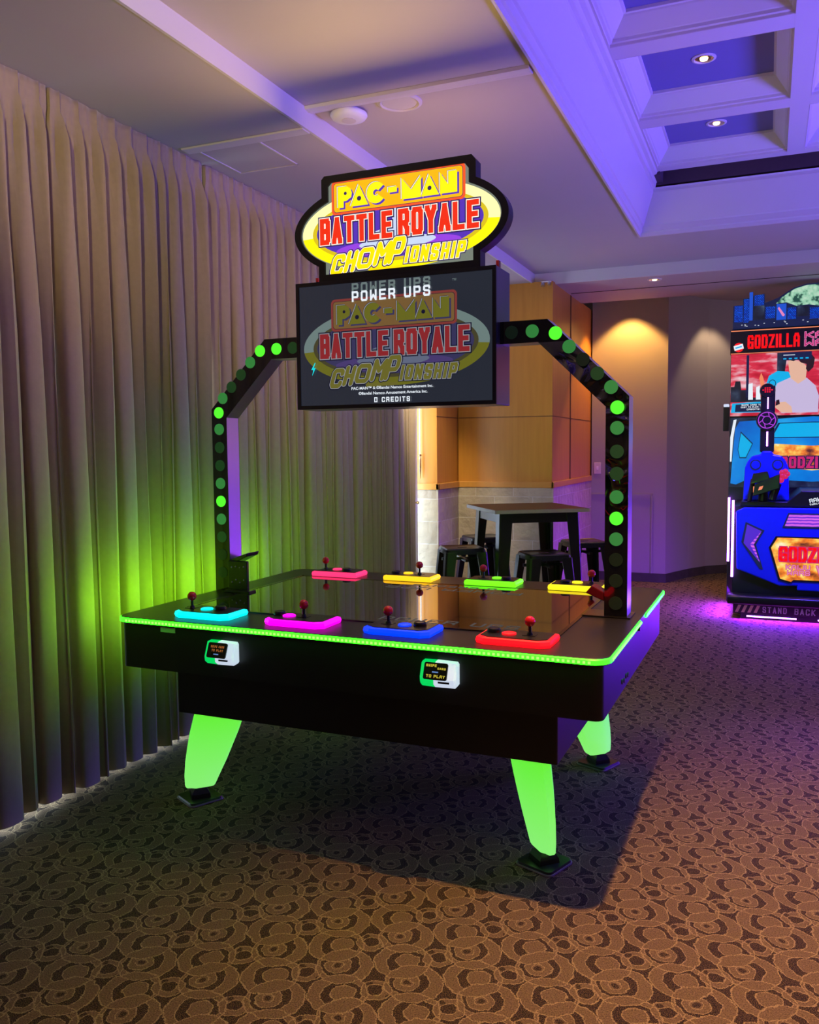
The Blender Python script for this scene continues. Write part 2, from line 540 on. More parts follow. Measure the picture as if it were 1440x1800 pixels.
SF_TRI = {'A': [[(0, 0), (.5, 1), (1, 0)], [(.2, .28), (.8, .28)]]}


class Plane:
    """drawing plane: origin, right and up vectors, outward normal"""

    def __init__(s, o, u=(1, 0, 0), v=(0, 0, 1)):
        s.o, s.u, s.v = Vector(o), Vector(u), Vector(v)
        s.n = s.u.cross(s.v) if True else None

    def p(s, a, b, d=0.0):
        return s.o + s.u * a + s.v * b + s.n * d


def stroke(mb, pl, d, text, x, y, w, h, t, gap, grow=0.0, shear=0.0, mi=0, tri=False, round_=False, thin=(('I', .45), (':', .4), (' ', .55)), yscale=None):
    """draws text with strokes; returns end x. d = distance in front of plane"""
    tw = dict(thin)
    cx = x
    eps = 0.0
    for ch in text:
        lw = w * tw.get(ch, 1.0)
        if ch == 'I':
            lw = t * 1.05
        gl = (SF_TRI.get(ch) if tri else None) or SF.get(ch)
        if gl:
            T2 = t / 2
            hw = T2 + grow

            def mp(q):
                px = cx + T2 + q[0] * (lw - t)
                py = y + T2 + q[1] * (h - t)
                return px, py
            for pl_ in gl:
                pts = [mp(q) for q in pl_]
                for i, (a, b) in enumerate(zip(pts, pts[1:])):
                    dx, dy = b[0] - a[0], b[1] - a[1]
                    L = math.hypot(dx, dy) or 1e-6
                    nx, ny = -dy / L * hw, dx / L * hw
                    q = [(a[0] + nx, a[1] + ny), (a[0] - nx, a[1] - ny), (b[0] - nx, b[1] - ny), (b[0] + nx, b[1] + ny)]
                    mb.face([pl.p(X + shear * (Y - y), Y, d + eps) for X, Y in q], mi)
                for a in pts:
                    if round_:
                        q = [(a[0] + hw * math.cos(k * PI / 6), a[1] + hw * math.sin(k * PI / 6)) for k in range(12)]
                    else:
                        q = [(a[0] - hw, a[1] - hw), (a[0] + hw, a[1] - hw), (a[0] + hw, a[1] + hw), (a[0] - hw, a[1] + hw)]
                    mb.face([pl.p(X + shear * (Y - y), Y, d + eps) for X, Y in q], mi)
        cx += lw + gap
    return cx - gap


def text_width(text, w, t, gap, thin=(('I', .45), (':', .4), (' ', .55))):
    tw = dict(thin)
    return sum((t * 1.05 if c == 'I' else w * tw.get(c, 1.0)) + gap for c in text) - gap


def fit_text(mb, pl, d, text, x0, x1, y0, y1, t, gap, **k):
    """letter width chosen so that the line spans x0..x1"""
    lo, hi = 0.0, x1 - x0
    for _ in range(40):
        m_ = (lo + hi) / 2
        if text_width(text, m_, t, gap) < x1 - x0:
            lo = m_
        else:
            hi = m_
    return stroke(mb, pl, d, text, x0, y0, lo, y1 - y0, t, gap, **k)


def font_text(body, name, pl, d, x, y, size, mat, parent, align='CENTER', bold=0.0, width=None):
    cu = bpy.data.curves.new(name, 'FONT')
    cu.body = body
    cu.size = size
    cu.align_x = align
    cu.offset = bold
    to = bpy.data.objects.new(name, cu)
    COL.objects.link(to)
    dg = bpy.context.evaluated_depsgraph_get()
    me = bpy.data.meshes.new_from_object(to.evaluated_get(dg))
    bpy.data.objects.remove(to)
    sx = 1.0
    if width:
        xs = [v.co.x for v in me.vertices]
        sx = width / (max(xs) - min(xs))
    for v in me.vertices:
        v.co = pl.p(x + v.co.x * sx, y + v.co.y, d)
    me.materials.clear()
    me.materials.append(mat)
    o = bpy.data.objects.new(name, me)
    COL.objects.link(o)
    o.parent = parent
    return o


def struct(mb, name, mats, **k):
    o = mb.build(name, mats, **k)
    o['kind'] = 'structure'
    return o


# ================================================================== SETTING
struct(MB().box(-3.3, 6.0, -2.0, 13.0, -0.12, 0.0), 'floor', M['carpet'])

# ceiling ------------------------------------------------------------
ZL, ZC, ZS = 2.91, 3.0, 2.90
mb = MB()
mb.box(-3.3, -1.98, -2.0, 7.66, ZL, 3.3)                      # lower strip along the curtains
mb.box(-1.98, -0.917, -2.0, 7.66, ZC, 3.3)                    # main ceiling
mb.box(-0.917, 6.0, 6.62, 7.66, ZC, 3.3)
mb.box(-3.3, 6.0, 7.66, 8.80, ZS, 3.3)                        # dropped soffit at the back
mb.box(-3.3, 6.0, 8.80, 13.0, 3.06, 3.3)
struct(mb, 'ceiling', M['ceiling'])
# edge of the lower strip, a painted fascia
struct(MB().box(-1.985, -1.972, -2.0, 7.655, ZL - 0.004, ZC), 'trim_1', M['trim'])
# control joint across the ceiling
mb = MB()
mb.prism([(3.50, ZC - .001), (3.505, ZC - .014), (3.535, ZC - .018), (3.57, ZC - .012), (3.575, ZC - .001)], 'x', -1.972, -0.93)
mb.prism([(3.50, ZL - .001), (3.505, ZL - .008), (3.57, ZL - .008), (3.575, ZL - .001)], 'x', -2.66, -1.986)
struct(mb, 'trim_2', M['trim'])
# groove line in the back soffit
struct(MB().box(-1.76, 5.9, 8.185, 8.20, ZS - 0.003, ZS + 0.002), 'trim_3', M['groove'])
struct(MB().box(-3.2, 6.0, 7.645, 7.66, ZS - 0.002, ZC), 'trim_4', M['trim'])
# access hatch in the lower strip
mb = MB()
for a, b, c, d in ((-2.61, -2.26, 3.552, 3.560), (-2.61, -2.26, 3.93, 3.938), (-2.61, -2.602, 3.552, 3.938), (-2.268, -2.26, 3.552, 3.938)):
    mb.box(a, b, c, d, ZL - 0.004, ZL + 0.001)
struct(mb, 'trim_5', M['trim'])

# crown moulding of the coffered tray: left run and far run, mitred
prof = [(0, ZC - .012), (0.012, ZC - .012), (0.016, ZC + .012), (0.026, ZC + .020), (0.030, ZC + .058), (0.040, ZC + .066),
        (0.112, ZC + .272), (0.112, ZC + .292), (0.130, ZC + .300), (0.137, ZC + .328), (0.158, ZC + .336), (0.165, ZC + .352), (0.177, ZC + .352), (0.177, ZC + .40)]
mb = MB()
r0 = [(-0.917 + d, -2.0, z) for d, z in prof]
r1 = [(-0.917 + d, 6.606 - d, z) for d, z in prof]
r2_ = [(6.0, 6.606 - d, z) for d, z in prof]
pf = 9
mb.loops([r0, r1], cap=False, closed=False)
mb.loops([r1[:pf], r2_[:pf]], cap=False, closed=False)
struct(mb, 'trim_6', M['trim'])
# slot between tray and far crown, its shade put into a dark colour
mb = MB()
mb.box(-0.80, 6.0, 6.475, 6.62, 3.315, 3.62)
mb.box(-0.80, 6.0, 6.29, 6.62, 3.60, 3.64)
mb.box(-0.80, -0.735, 6.29, 6.5, 3.33, 3.62)
struct(mb, 'trim_7', M['slot'])
# coffer grid
ZG, ZP = 3.352, 3.475
xs = [(-0.74, 0.07), (0.176, 0.986), (1.092, 1.902), (2.0, 2.81)]
ys = [(-0.57, 0.29), (0.43, 1.29), (1.43, 2.29), (2.43, 3.29), (3.43, 4.285), (4.43, 5.29), (5.43, 6.215)]
mb = MB()
for i, (a, b) in enumerate(xs):
    mb.box(b, xs[i + 1][0] if i < 3 else 2.9, -0.6, 6.30, ZG, 3.56)
for i, (a, b) in enumerate(ys):
    mb.box(-0.74, 2.81, b, ys[i + 1][0] if i < 6 else 6.30, ZG + .0005, 3.56)
cell = [(-.002, ZG - .001), (-.002, ZG + .012), (.012, ZG + .016), (.014, ZG + .030), (.020, ZG + .034), (.070, ZG + .098), (.074, ZG + .106), (.086, ZG + .108), (.086, ZP + .004), (.02, ZP + .004)]
for (a, b) in xs:
    for (c, d) in ys:
        mb.loops([[(a + i, c + i, z), (b - i, c + i, z), (b - i, d - i, z), (a + i, d - i, z)] for i, z in cell], cap=False)
struct(mb, 'trim_8', M['trim'])
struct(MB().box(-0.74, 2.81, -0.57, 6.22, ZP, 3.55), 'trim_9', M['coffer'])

# left window wall behind the curtains --------------------------------
mb = MB()
mb.box(-3.2, -3.0, -2.0, 1.0, 0, ZL)
mb.box(-3.2, -3.0, 6.9, 7.6, 0, ZL)
mb.box(-3.05, -3.0, 2.85, 3.25, 0, ZL)  # unseen pier added to block pane light behind a curtain seam
mb.box(-3.05, -3.0, 5.5, 6.0, 0, ZL)  # second added pier, blocks pane light at the farther seam
mb.box(-3.05, -3.0, 1.0, 6.9, 2.7, ZL)
struct(mb, 'wall_left', M['wall'])
struct(MB().box(-3.04, -3.02, 1.0, 6.9, 0.0, 2.72), 'window_1', M['daylight'])
mb = MB()
mb.box(-2.86, -2.80, 6.66, 6.84, 0.0, ZL)
wf = struct(mb, 'window_2', M['jamb'])
mb = MB()
mb.lathe([(0.006, 0), (0.006, .012), (0.014, .018), (0.012, .03)], (0, 0, 0), 12)
kn = mb.build('window_latch', M['brass'], wf, smooth=40)
kn.location = (-2.80, 6.79, 0.98)
kn.rotation_euler = (0, PI / 2, 0)

# panelled block and column ------------------------------------------
ZR0, ZR1 = 1.085, 1.135
mb = MB()
mb.box(-2.67, -1.77, 7.54, 9.6, 0, ZR0)
mb.box(-3.0, -2.67, 7.0, 9.6, 0, ZR0)
struct(mb, 'wall_back', M['stone'])
mb = MB()
mb.box(-2.675, -1.785, 7.552, 9.6, ZR0, ZL)
mb.box(-3.0, -2.683, 7.012, 9.6, ZR0, ZL)
struct(mb, 'wall_panelling', M['wood'])
mb = MB()
mb.box(-2.668, -1.768, 7.534, 7.56, ZR0 - .004, ZR1)
mb.box(-1.79, -1.764, 7.534, 9.315, ZR0 - .004, ZR1)
mb.box(-2.90, -2.662, 6.994, 7.02, ZR0 - .004, ZR1)
mb.box(-2.69, -2.662, 6.994, 7.54, ZR0 - .004, ZR1)
struct(mb, 'trim_10', M['woodtrim'], bevel=0.004)
mb = MB()
mb.box(-2.67, -1.782, 7.549, 7.553, 1.722, 1.727)
mb.box(-1.786, -1.782, 7.55, 9.315, 1.722, 1.727)
mb.box(-2.686, -2.681, 7.01, 7.55, 1.722, 1.727)
mb.box(-1.786, -1.781, 8.28, 8.31, ZR1, ZL - .01)
struct(mb, 'trim_11', M['groove'])

# far wall: flat part, then an angled run --------------------------------
WP = [(-1.77, 9.32), (-0.985, 9.33), (-0.80, 9.80), (-0.64, 10.10), (-0.40, 10.32), (0.2, 10.62), (1.2, 10.95), (4.0, 11.2)]


def ribbon(pts, z0, z1, t):
    mb = MB()
    back = [(x + 0.0, y + t) for x, y in pts]
    mb.loops([[(x, y, z0) for x, y in pts + back[::-1]], [(x, y, z1) for x, y in pts + back[::-1]]])
    return mb


struct(ribbon(WP, 0, 3.06, 0.25), 'wall_right', M['wall'])
struct(ribbon([(x + (0.008 if i > 0 else .001), y - 0.014) for i, (x, y) in enumerate(WP)], 0, 0.095, 0.012), 'baseboard_back', M['basestone'])
mb = MB()
mb.box(-1.76, -1.12, 9.312, 9.322, 0.925, 0.94)
mb.box(-1.135, -1.12, 9.312, 9.322, 0.095, 0.935)
struct(mb, 'door_1', M['wall'])

# ================================================================== CURTAINS
CX = -2.70


def curtain(y0, y1, seed, label, ret=(1, 1)):
    rnd = random.Random(seed)
    edges = [y0]
    while edges[-1] < y1 - 0.10:
        edges.append(edges[-1] + rnd.uniform(0.078, 0.108))
    edges = [y0 + (e - y0) * (y1 - y0) / (edges[-1] - y0) for e in edges]
    n = len(edges) - 1
    amp = [rnd.uniform(0.7, 1.15) for _ in range(n)]
    sway = [0] + [rnd.uniform(-0.024, 0.024) for _ in range(n - 1)] + [0]
    depth = [rnd.uniform(0.0, 1.0) for _ in range(n + 1)]
    drop = [rnd.uniform(0.35, 1.1) for _ in range(n)]
    K = 14
    ZT, ZB = ZL - 0.0005, 0.016 + rnd.uniform(0, 0.006)
    zs = [ZT, ZT - .03, ZT - .06, ZT - .085, ZT - .11, ZT - .15, ZT - .2, ZT - .28, ZT - .4, ZT - .55, ZT - .75, ZT - 1.0, ZT - 1.3, ZT - 1.7, ZT - 2.1, ZT - 2.5, ZB]
    mb = MB((CX, y0, 0))
    rings = []
    for z in zs:
        h = ZT - z
        row = []
        for i in range(n):
            for k in range(K + (1 if i == n - 1 else 0)):
                s = k / K
                f = max(0, min(1, (h - 0.09) / 0.9))
                f = f * f * (3 - 2 * f)
                # gathered heading
                w = abs(s - 0.5)
                tuck = max(0, 1 - w / 0.17)
                top = 0.020 * tuck - 0.004 * math.cos(4 * PI * s) * max(0, 1 - h / .15)
                if h < 0.085:
                    top = 0.012 * tuck * (1 + .3 * math.sin(s * 40 + i)) + 0.003 * math.sin(9 * s + i)
                flare = max(0, min(1, (h - .085) / .12))
                wide = 0.17 + 0.33 * f
                bulge = max(0, math.cos(min(1, w / wide) * PI / 2)) ** 0.65
                full = 0.052 * amp[i] * bulge
                x = top * (1 - flare) + full * flare
                # deep tucks between folds
                e = min(s, 1 - s)
                x -= flare * 0.028 * math.exp(-(e / 0.09) ** 2) * (0.4 + depth[i if s < .5 else i + 1])
                l = edges[i] + sway[i] * f * min(1, h / 2.6)
                r = edges[i + 1] + sway[i + 1] * f * min(1, h / 2.6)
                y = l + (r - l) * s
                # folds lean over one another
                y += flare * 0.016 * math.sin(2 * PI * s) * (1 if depth[i] > .35 else -1) * f
                x += 0.006 * math.sin(z * 2.3 + i * 1.7) * f
                if (i == 0 and k == 0 and ret[0]) or (i == n - 1 and k == K and ret[1]):
                    x -= 0.07
                elif (i == 0 and k == 0) or (i == n - 1 and k == K):
                    if h < 0.8:
                        x -= 0.07
                    elif h < 1.6:
                        y += (0.012 if i == 0 else -0.012)
                    else:
                        x -= 0.05
                row.append((CX + x, y, z))
        rings.append(row)
    mb.loops(rings, cap=False, closed=False)
    o = mb.build('curtain', M['curtain'], smooth=50)
    md = o.modifiers.new('thickness', 'SOLIDIFY')
    md.thickness = 0.004
    md.offset = -1
    o.location = (CX, y0, 0)
    return tag(o, label, 'curtain', None)


curtain(0.75, 2.7035, 3, 'pleated taupe curtain panel nearest the camera, at the left edge of the photo')
curtain(2.7085, 3.732, 5, 'pleated taupe curtain panel directly behind the green-lit left end of the game table', (1, 0))
curtain(3.743, 5.1535, 8, 'pleated taupe curtain panel partly hidden by the left post and the overhead screen', (0, 1))
curtain(5.1585, 6.50, 11, 'pleated taupe curtain panel farthest from the camera, ending at the grey window jamb')

# ================================================================== CEILING FIXTURES
def downlight(x, y, z, label, r=0.062):
    t = thing('recessed_downlight', label, 'ceiling light', (x, y, z), 0, 'recessed downlights')
    MB().lathe([(r, 0.0), (r, -.004), (r * .80, -.007), (r * .78, 0.0)], (0, 0, 0), 28).build('trim_ring', M['trim'], t, smooth=35)
    MB().lathe([(r * .78, -.001), (r * .66, -.0035), (r * .40, -.002)], (0, 0, 0), 24).build('reflector', M['reflector'], t, smooth=40)
    MB().lathe([(r * .36, -.0015), (r * .30, -.010), (r * .05, -.013)], (0, 0, 0), 16).build('bulb', M['lampwarm'], t, smooth=60)
    return t


downlight(-0.355, 4.88, ZP, 'round recessed downlight in the nearer of the two visible ceiling coffers')
downlight(-0.345, 5.86, ZP, 'round recessed downlight in the coffer nearest the dark slot')
downlight(-0.948, 7.82, ZS, 'round recessed downlight in the flat soffit above the far wall')

t = thing('ceiling_speaker', 'round flush ceiling speaker beside the domed access point', 'speaker', (-1.56, 3.635, ZC))
MB().lathe([(0.102, 0), (0.102, -.005), (0.088, -.010), (0.079, -.006), (0.079, 0)], (0, 0, 0), 40).build('rim', M['offwhite'], t, smooth=35)
MB().lathe([(0.079, -.0005), (0.078, -.005), (0.04, -.006), (0.001, -.006)], (0, 0, 0), 40).build('grille', M['offwhite'], t, smooth=50)
t = thing('access_point', 'white domed disc mounted on the ceiling next to the stepped edge', 'wireless access point', (-1.815, 3.635, ZC))
MB().lathe([(0.06, 0), (0.062, -.012)], (0, 0, 0), 30).build('base', M['white'], t, smooth=40)
MB().lathe([(0.060, -.011), (0.084, -.014), (0.086, -.022), (0.078, -.034), (0.055, -.042), (0.001, -.044)], (0, 0, 0), 40).build('dome', M['white'], t, smooth=60)
MB().lathe([(0.032, -.0425), (0.034, -.0450), (0.030, -.0455), (0.001, -.0455)], (0, 0, 0), 30).build('ring', M['offwhite'], t, smooth=50)
t = thing('track_spotlight', 'tiny clear spotlight fixed under the soffit at the top of the wooden panelling', 'spotlight', (-1.86, 7.50, ZS))
MB().box(-.012, .07, -.02, .02, -.008, 0).build('bracket', M['white'], t, bevel=.002)
MB().frustum((0.0, 0, -.008), (0, -.012, -.038), .012, .018, 14).build('lamp_head', M['chrome'], t, smooth=40)
MB().frustum((0.055, 0, -.008), (.055, -.012, -.032), .010, .015, 14).build('lamp_head', M['chrome'], t, smooth=40)

t = thing('wall_switch', 'beige wall switch plate on the lit wall next to the panelling', 'switch', (-1.705, 9.32, 1.215))
MB().box(-.037, .037, -.007, 0, -.06, .06).build('plate', M['offwhite'], t, bevel=.004)
MB().box(-.011, .011, -.011, -.006, -.02, .02).build('toggle', M['white'], t, bevel=.003)
t = thing('curtain_wand', 'thin curtain draw rod hanging against the lit wooden column', 'curtain rod', (-2.83, 6.975, 1.28))
MB().frustum((0, 0, .09), (0, 0, 1.62), .006, .006, 10).build('rod', M['white'], t, smooth=40)
MB().lathe([(.006, .09), (.011, .085), (.012, .0), (.004, -.10)], (0, 0, 0), 12).build('handle', M['brass'], t, smooth=50)
MB().lathe([(.004, .095), (.016, .1), (.016, .112), (.004, .118)], (0, 0, 0), 12).build('ferrule', M['brass'], t, smooth=50)

# ================================================================== GAME TABLE MACHINE
TY = math.radians(-0.607)
OX, OY = -1.46, 3.375
OFF = (OX, OY, 0)
wx = OX * math.cos(TY) - OY * math.sin(TY)
wy = OX * math.sin(TY) + OY * math.cos(TY)
GT = thing('arcade_table', 'large black eight-player arcade table with green edge lights, arch, overhead screen and lit sign', 'arcade machine', (wx, wy, 0), TY)


def T():
    return MB(OFF)


X0, X1, Y0, Y1, ZT = -2.445, -0.478, 2.645, 4.095, 0.785
T().prism(rrect(X0, X1, Y0, Y1, 0.06, 8), 'z', 0.760, ZT).build('table_top', M['blacktop'], GT, smooth=30, bevel=.003)
ap = T().prism(rrect(X0 + .016, X1 - .016, Y0 + .014, Y1 - .014, 0.03, 5), 'z', 0.580, 0.760).build('apron', M['black'], GT, smooth=30)
T().box(-2.227, -2.156, 2.657, 2.660, .735, .755).build('sticker', M['offwhite'], ap)
for k in range(4):
    T().frustum((-0.4945, 3.02 + .042 * k, .618 - .006 * (k % 2)), (-0.490, 3.02 + .042 * k, .618 - .006 * (k % 2)), .010, .009, 12).build('bolt', M['blackplastic'], ap)
mb = T()
mb.frustum((-0.494, 3.40, .735), (-0.486, 3.40, .735), .012, .012, 12)
mb.build('bolt', M['blackplastic'], ap)
T().box(-2.20, -0.652, 2.72, 4.02, 0.396, 0.580).build('cabinet_base', M['black'], GT, bevel=.004)

# green light strip around the edge, interrupted behind the right post
ring = rrect(X0 - .001, X1 + .001, Y0 - .001, Y1 + .001, 0.061, 8)
pts = []
for i in range(len(ring)):
    a, b = Vector(ring[i]), Vector(ring[(i + 1) % len(ring)])
    L = (b - a).length
    n = max(1, int(L / 0.05))
    for k in range(n):
        pts.append(a.lerp(b, k / n))
mb = T()
c0 = Vector(((X0 + X1) / 2, (Y0 + Y1) / 2))


def edge_normal(i):
    d = pts[(i + 1) % len(pts)] - pts[i - 1]
    return Vector((d.y, -d.x)).normalized()


def in_gap(p):
    return p.x > X1 - .01 and 3.33 < p.y < 3.47


for i in range(len(pts)):
    a, b = pts[i], pts[(i + 1) % len(pts)]
    if in_gap(a) or in_gap(b):
        continue
    na, nb = edge_normal(i), edge_normal((i + 1) % len(pts))
    ra = [(a.x, a.y, .764), (a.x + na.x * .005, a.y + na.y * .005, .766), (a.x + na.x * .005, a.y + na.y * .005, .780), (a.x, a.y, .783)]
    rb = [(b.x, b.y, .764), (b.x + nb.x * .005, b.y + nb.y * .005, .766), (b.x + nb.x * .005, b.y + nb.y * .005, .780), (b.x, b.y, .783)]
    for k in range(3):
        mb.face([ra[k], ra[k + 1], rb[k + 1], rb[k]])
led = mb.build('light_strip', M['led'], GT)
mb = T()
x = X0 + 0.06
while x < X1 - 0.05:
    mb.box(x, x + .008, Y0 - .0085, Y0 - .004, .769, .777)
    x += .0165
y = Y0 + .06
while y < 3.32:
    mb.box(X1 + .004, X1 + .0085, y, y + .008, .769, .777)
    y += .0165
tag(mb.build('light_bead', M['bead'], led), kind='stuff')

# play screen in the table top
sc = T().box(-2.272, -0.706, 2.912, 3.842, ZT + .0002, ZT + .0030).build('play_screen', M['glass'], GT)
mb = T()
for a, b, c, d in ((-2.286, -0.692, 2.898, 2.912), (-2.286, -0.692, 3.842, 3.856), (-2.286, -2.272, 2.898, 3.856), (-0.706, -0.692, 2.898, 3.856)):
    mb.box(a, b, c, d, ZT, ZT + .0042)
mb.build('screen_frame', M['darkmetal'], sc)
plh = Plane(Vector((0, 0, ZT + .0034)) - Vector(OFF), (1, 0, 0), (0, 1, 0))
def line_of(parent, mat, name, pl_, d_, text, *a_, **k_):
    mb = MB()
    fit_text(mb, pl_, d_, text, *a_, **k_)
    return mb.build(name, mat, parent)


mb = MB()
fit_text(mb, plh, 0, 'POWER UPS', -1.42, -0.86, 2.955, 3.02, .011, .014)
plf = Plane(Vector((0, 0, ZT + .0034)) - Vector(OFF), (-1, 0, 0), (0, -1, 0))
mb.build('screen_text', M['faint'], sc)
line_of(sc, M['faint'], 'screen_text', plf, 0, '0 CREDITS', 1.20, 1.62, -3.80, -3.755, .009, .012)
line_of(sc, M['faint'], 'screen_text', plf, 0, 'POWER UPS', 1.05, 1.72, -3.72, -3.66, .010, .013)


# control panels -------------------------------------------------------
def panel(cx, cy, flip, mat, jx, bx, kx):
    """flip=1: the player stands at the near side"""
    z0, z1 = ZT, ZT + .024
    hw, hd = 0.128, 0.074
    oc = lambda g, s=0: [(cx - hw - g, cy - flip * (hd - .02 + g)), (cx - hw + .03 - g, cy - flip * (hd + g)), (cx + hw - .03 + g, cy - flip * (hd + g)), (cx + hw + g, cy - flip * (hd - .02 + g)),
                         (cx + hw + g, cy + flip * (hd + g)), (cx - hw - g, cy + flip * (hd + g))]
    lo, hi = oc(0.0), oc(-0.006)
    r = [[(a, b, z0) for a, b in lo], [(a, b, z0 + .010) for a, b in oc(.003)], [(a, b, z1 - .003) for a, b in lo], [(a, b, z1) for a, b in hi]]
    p = T().loops(r).build('control_panel', mat, GT)
    T().prism(oc(-.011), 'z', z1 - .001, z1 + .0025).build('top_plate', M['blackplastic'], p)
    jy = cy + flip * .004
    mb = T()
    mb.box(jx - .022, jx + .022, jy - .018, jy + .018, z1 + .0025, z1 + .004, 0)
    mb.frustum((jx, jy, z1 + .002), (jx, jy, z1 + .012), .012, .008, 16, 0)
    mb.frustum((jx, jy, z1 + .01), (jx, jy, z1 + .036), .0055, .0055, 12, 0)
    mb.ball((jx, jy, z1 + .050), .0185, 20, 1)
    mb.build('joystick', [M['blackplastic'], M['red']], p, smooth=50)
    mb = T()
    mb.lathe([(.025, 0), (.025, .004), (.021, .006), (.020, .0045), (.001, .0055)], (bx, jy - flip * .008, z1 + .0025), 24)
    mb.build('button', mat, p, smooth=40)
    mb = T()
    mb.lathe([(.024, 0), (.024, .008), (.020, .013), (.018, .012), (.001, .0125)], (kx, jy + flip * .012, z1 + .0025), 24)
    mb.build('start_button', M['metalblack'], p, smooth=40)
    return p


CY0, CY1 = 2.787, 3.958
panel(-2.085, CY0, 1, M['cyan'], -2.174, -2.095, -2.045)
panel(-1.660, CY0, 1, M['magenta'], -1.652, -1.712, -1.766)
panel(-1.240, CY0, 1, M['royal'], -1.297, -1.228, -1.176)
panel(-0.810, CY0, 1, M['scarlet'], -0.766, -0.837, -0.897)
panel(-2.115, CY1, -1, M['pink'], -2.200, -2.135, -2.07)
panel(-1.700, CY1, -1, M['amber'], -1.660, -1.725, -1.785)
panel(-1.265, CY1, -1, M['lime'], -1.320, -1.252, -1.200)
panel(-0.850, CY1, -1, M['lemon'], -0.790, -0.858, -0.910)


# lit legs ---------------------------------------------------------------
def leg(fx, fy, ox, oy, yaw):
    d = Vector((ox, oy, 0)).normalized()
    tn = Vector((-d.y, d.x, 0))
    base = Vector((fx, fy, 0)) - d * 0.105
    prof = [(0.400, -.095, .105, .050), (0.34, -.078, .122, .047), (0.28, -.056, .138, .044), (0.22, -.030, .150, .041), (0.16, -.004, .160, .037), (0.10, .026, .165, .033), (0.062, .044, .164, .030), (0.054, .050, .158, .026)]
    rings = []
    for z, a, b, h in prof:
        m_ = (a + b) / 2
        q = []
        for r, k in ((a, -h * .72), (a + .012, -h * .92), (m_ + .02, -h), (b - .018, -h * .62), (b, -h * .35), (b, h * .35), (b - .018, h * .62), (m_ + .02, h), (a + .012, h * .92), (a, h * .72)):
            q.append(base + d * r + tn * k + Vector((0, 0, z)))
        rings.append(q)
    lg = T().loops(rings).build('leg', M['leg'], GT, smooth=28)
    c = base + d * .105
    mb = T()
    mb.frustum((c.x, c.y, .012), (c.x, c.y, .030), .055, .052, 4)
    mb.frustum((c.x, c.y, .030), (c.x, c.y, .062), .052, .026, 4)
    mb.build('foot', M['blackplastic'], lg)
    mb = T()
    q = rrect(-.075, .075, -.075, .075, .018, 4)
    ca, sa = math.cos(yaw), math.sin(yaw)
    rot = lambda g: [(c.x + (a * ca - b * sa) * g, c.y + (a * sa + b * ca) * g) for a, b in q]
    mb.loops([[(a, b, .001) for a, b in rot(1)], [(a, b, .007) for a, b in rot(1)]], 1)
    mb.loops([[(a, b, .006) for a, b in rot(.97)], [(a, b, .014) for a, b in rot(.93)]], 0)
    mb.build('foot_plate', [M['blackplastic'], M['grey']], lg)


leg(-0.722, 2.822, 1, -1, math.radians(-20))
leg(-2.188, 2.826, -1, -1, math.radians(-27))
leg(-0.730, 3.835, 1, 1, math.radians(-22))
leg(-2.09, 3.86, -1, 1, math.radians(-20))


# card readers -------------------------------------------------------------
def reader(cx, cz, first):
    p = T()
    y = 2.660
    sec = [(y, cz - .040), (y - .030, cz - .043), (y - .046, cz - .030), (y - .048, cz - .012), (y - .026, cz + .043), (y, cz + .045)]
    r = []
    for xx, g in ((cx - .065, .80), (cx - .060, .97), (cx - .012, 1.0)):
        r.append([(xx, y + (a - y) * g, cz + (b - cz) * g) for a, b in sec])
    p.loops(r, 0)
    r = []
    for xx, g in ((cx - .012, 1.0), (cx + .060, .97), (cx + .065, .80)):
        r.append([(xx, y + (a - y) * g, cz + (b - cz) * g) for a, b in sec])
    p.loops(r, 1)
    o = p.build('card_reader', [M['readergreen'], M['readerwhite']], GT)
    u = Vector((1, 0, 0))
    v = Vector((0, .022, .055)).normalized()
    pl = Plane(Vector((cx - .004, y - .0485, cz - .010)) - Vector(OFF), u, v)
    mb = MB()
    q = rrect(-.045, .040, -.004, .054, .007, 4)
    mb.loops([[pl.p(a, b, -.002) for a, b in q], [pl.p(a, b, .003) for a, b in q]])
    s = mb.build('reader_screen', M['screenblack'], o)
    mb = MB()
    if first:
        fit_text(mb, pl, .0035, 'SWIPE CARD', -.032, .028, .034, .043, .0024, .002, mi=0)
        fit_text(mb, pl, .0035, 'TO PLAY', -.026, .026, .020, .029, .0024, .002, mi=0)
        mb.box(0, 0, 0, 0, 0, 0)
    else:
        fit_text(mb, pl, .0035, 'SWIPE', -.038, .000, .039, .048, .0024, .002, mi=0)
        fit_text(mb, pl, .0035, 'CARD', .004, .034, .031, .038, .002, .002, mi=0)
        fit_text(mb, pl, .0035, 'TO PLAY', -.034, .034, .003, .013, .0026, .002, mi=0)
    mb.build('reader_text', [M['orangetext'] if first else M['yellowtext']], s)
    mb = MB()
    mb.face([pl.p(a, b, .0035) for a, b in ((-.014, .008 if first else .020), (.008, .008 if first else .020), (.008, .012 if first else .024), (-.014, .012 if first else .024))])
    mb.build('reader_text', M['bluetext'], s)
    mb = T()
    mb.box(cx + .005, cx + .045, y - .050, y - .046, cz - .024, cz - .018)
    mb.build('card_slot', M['darkmetal'], o)


reader(-1.925, .681, True)
reader(-1.038, .687, False)


# arch ----------------------------------------------------------------------
YF, YB = 3.325, 3.422


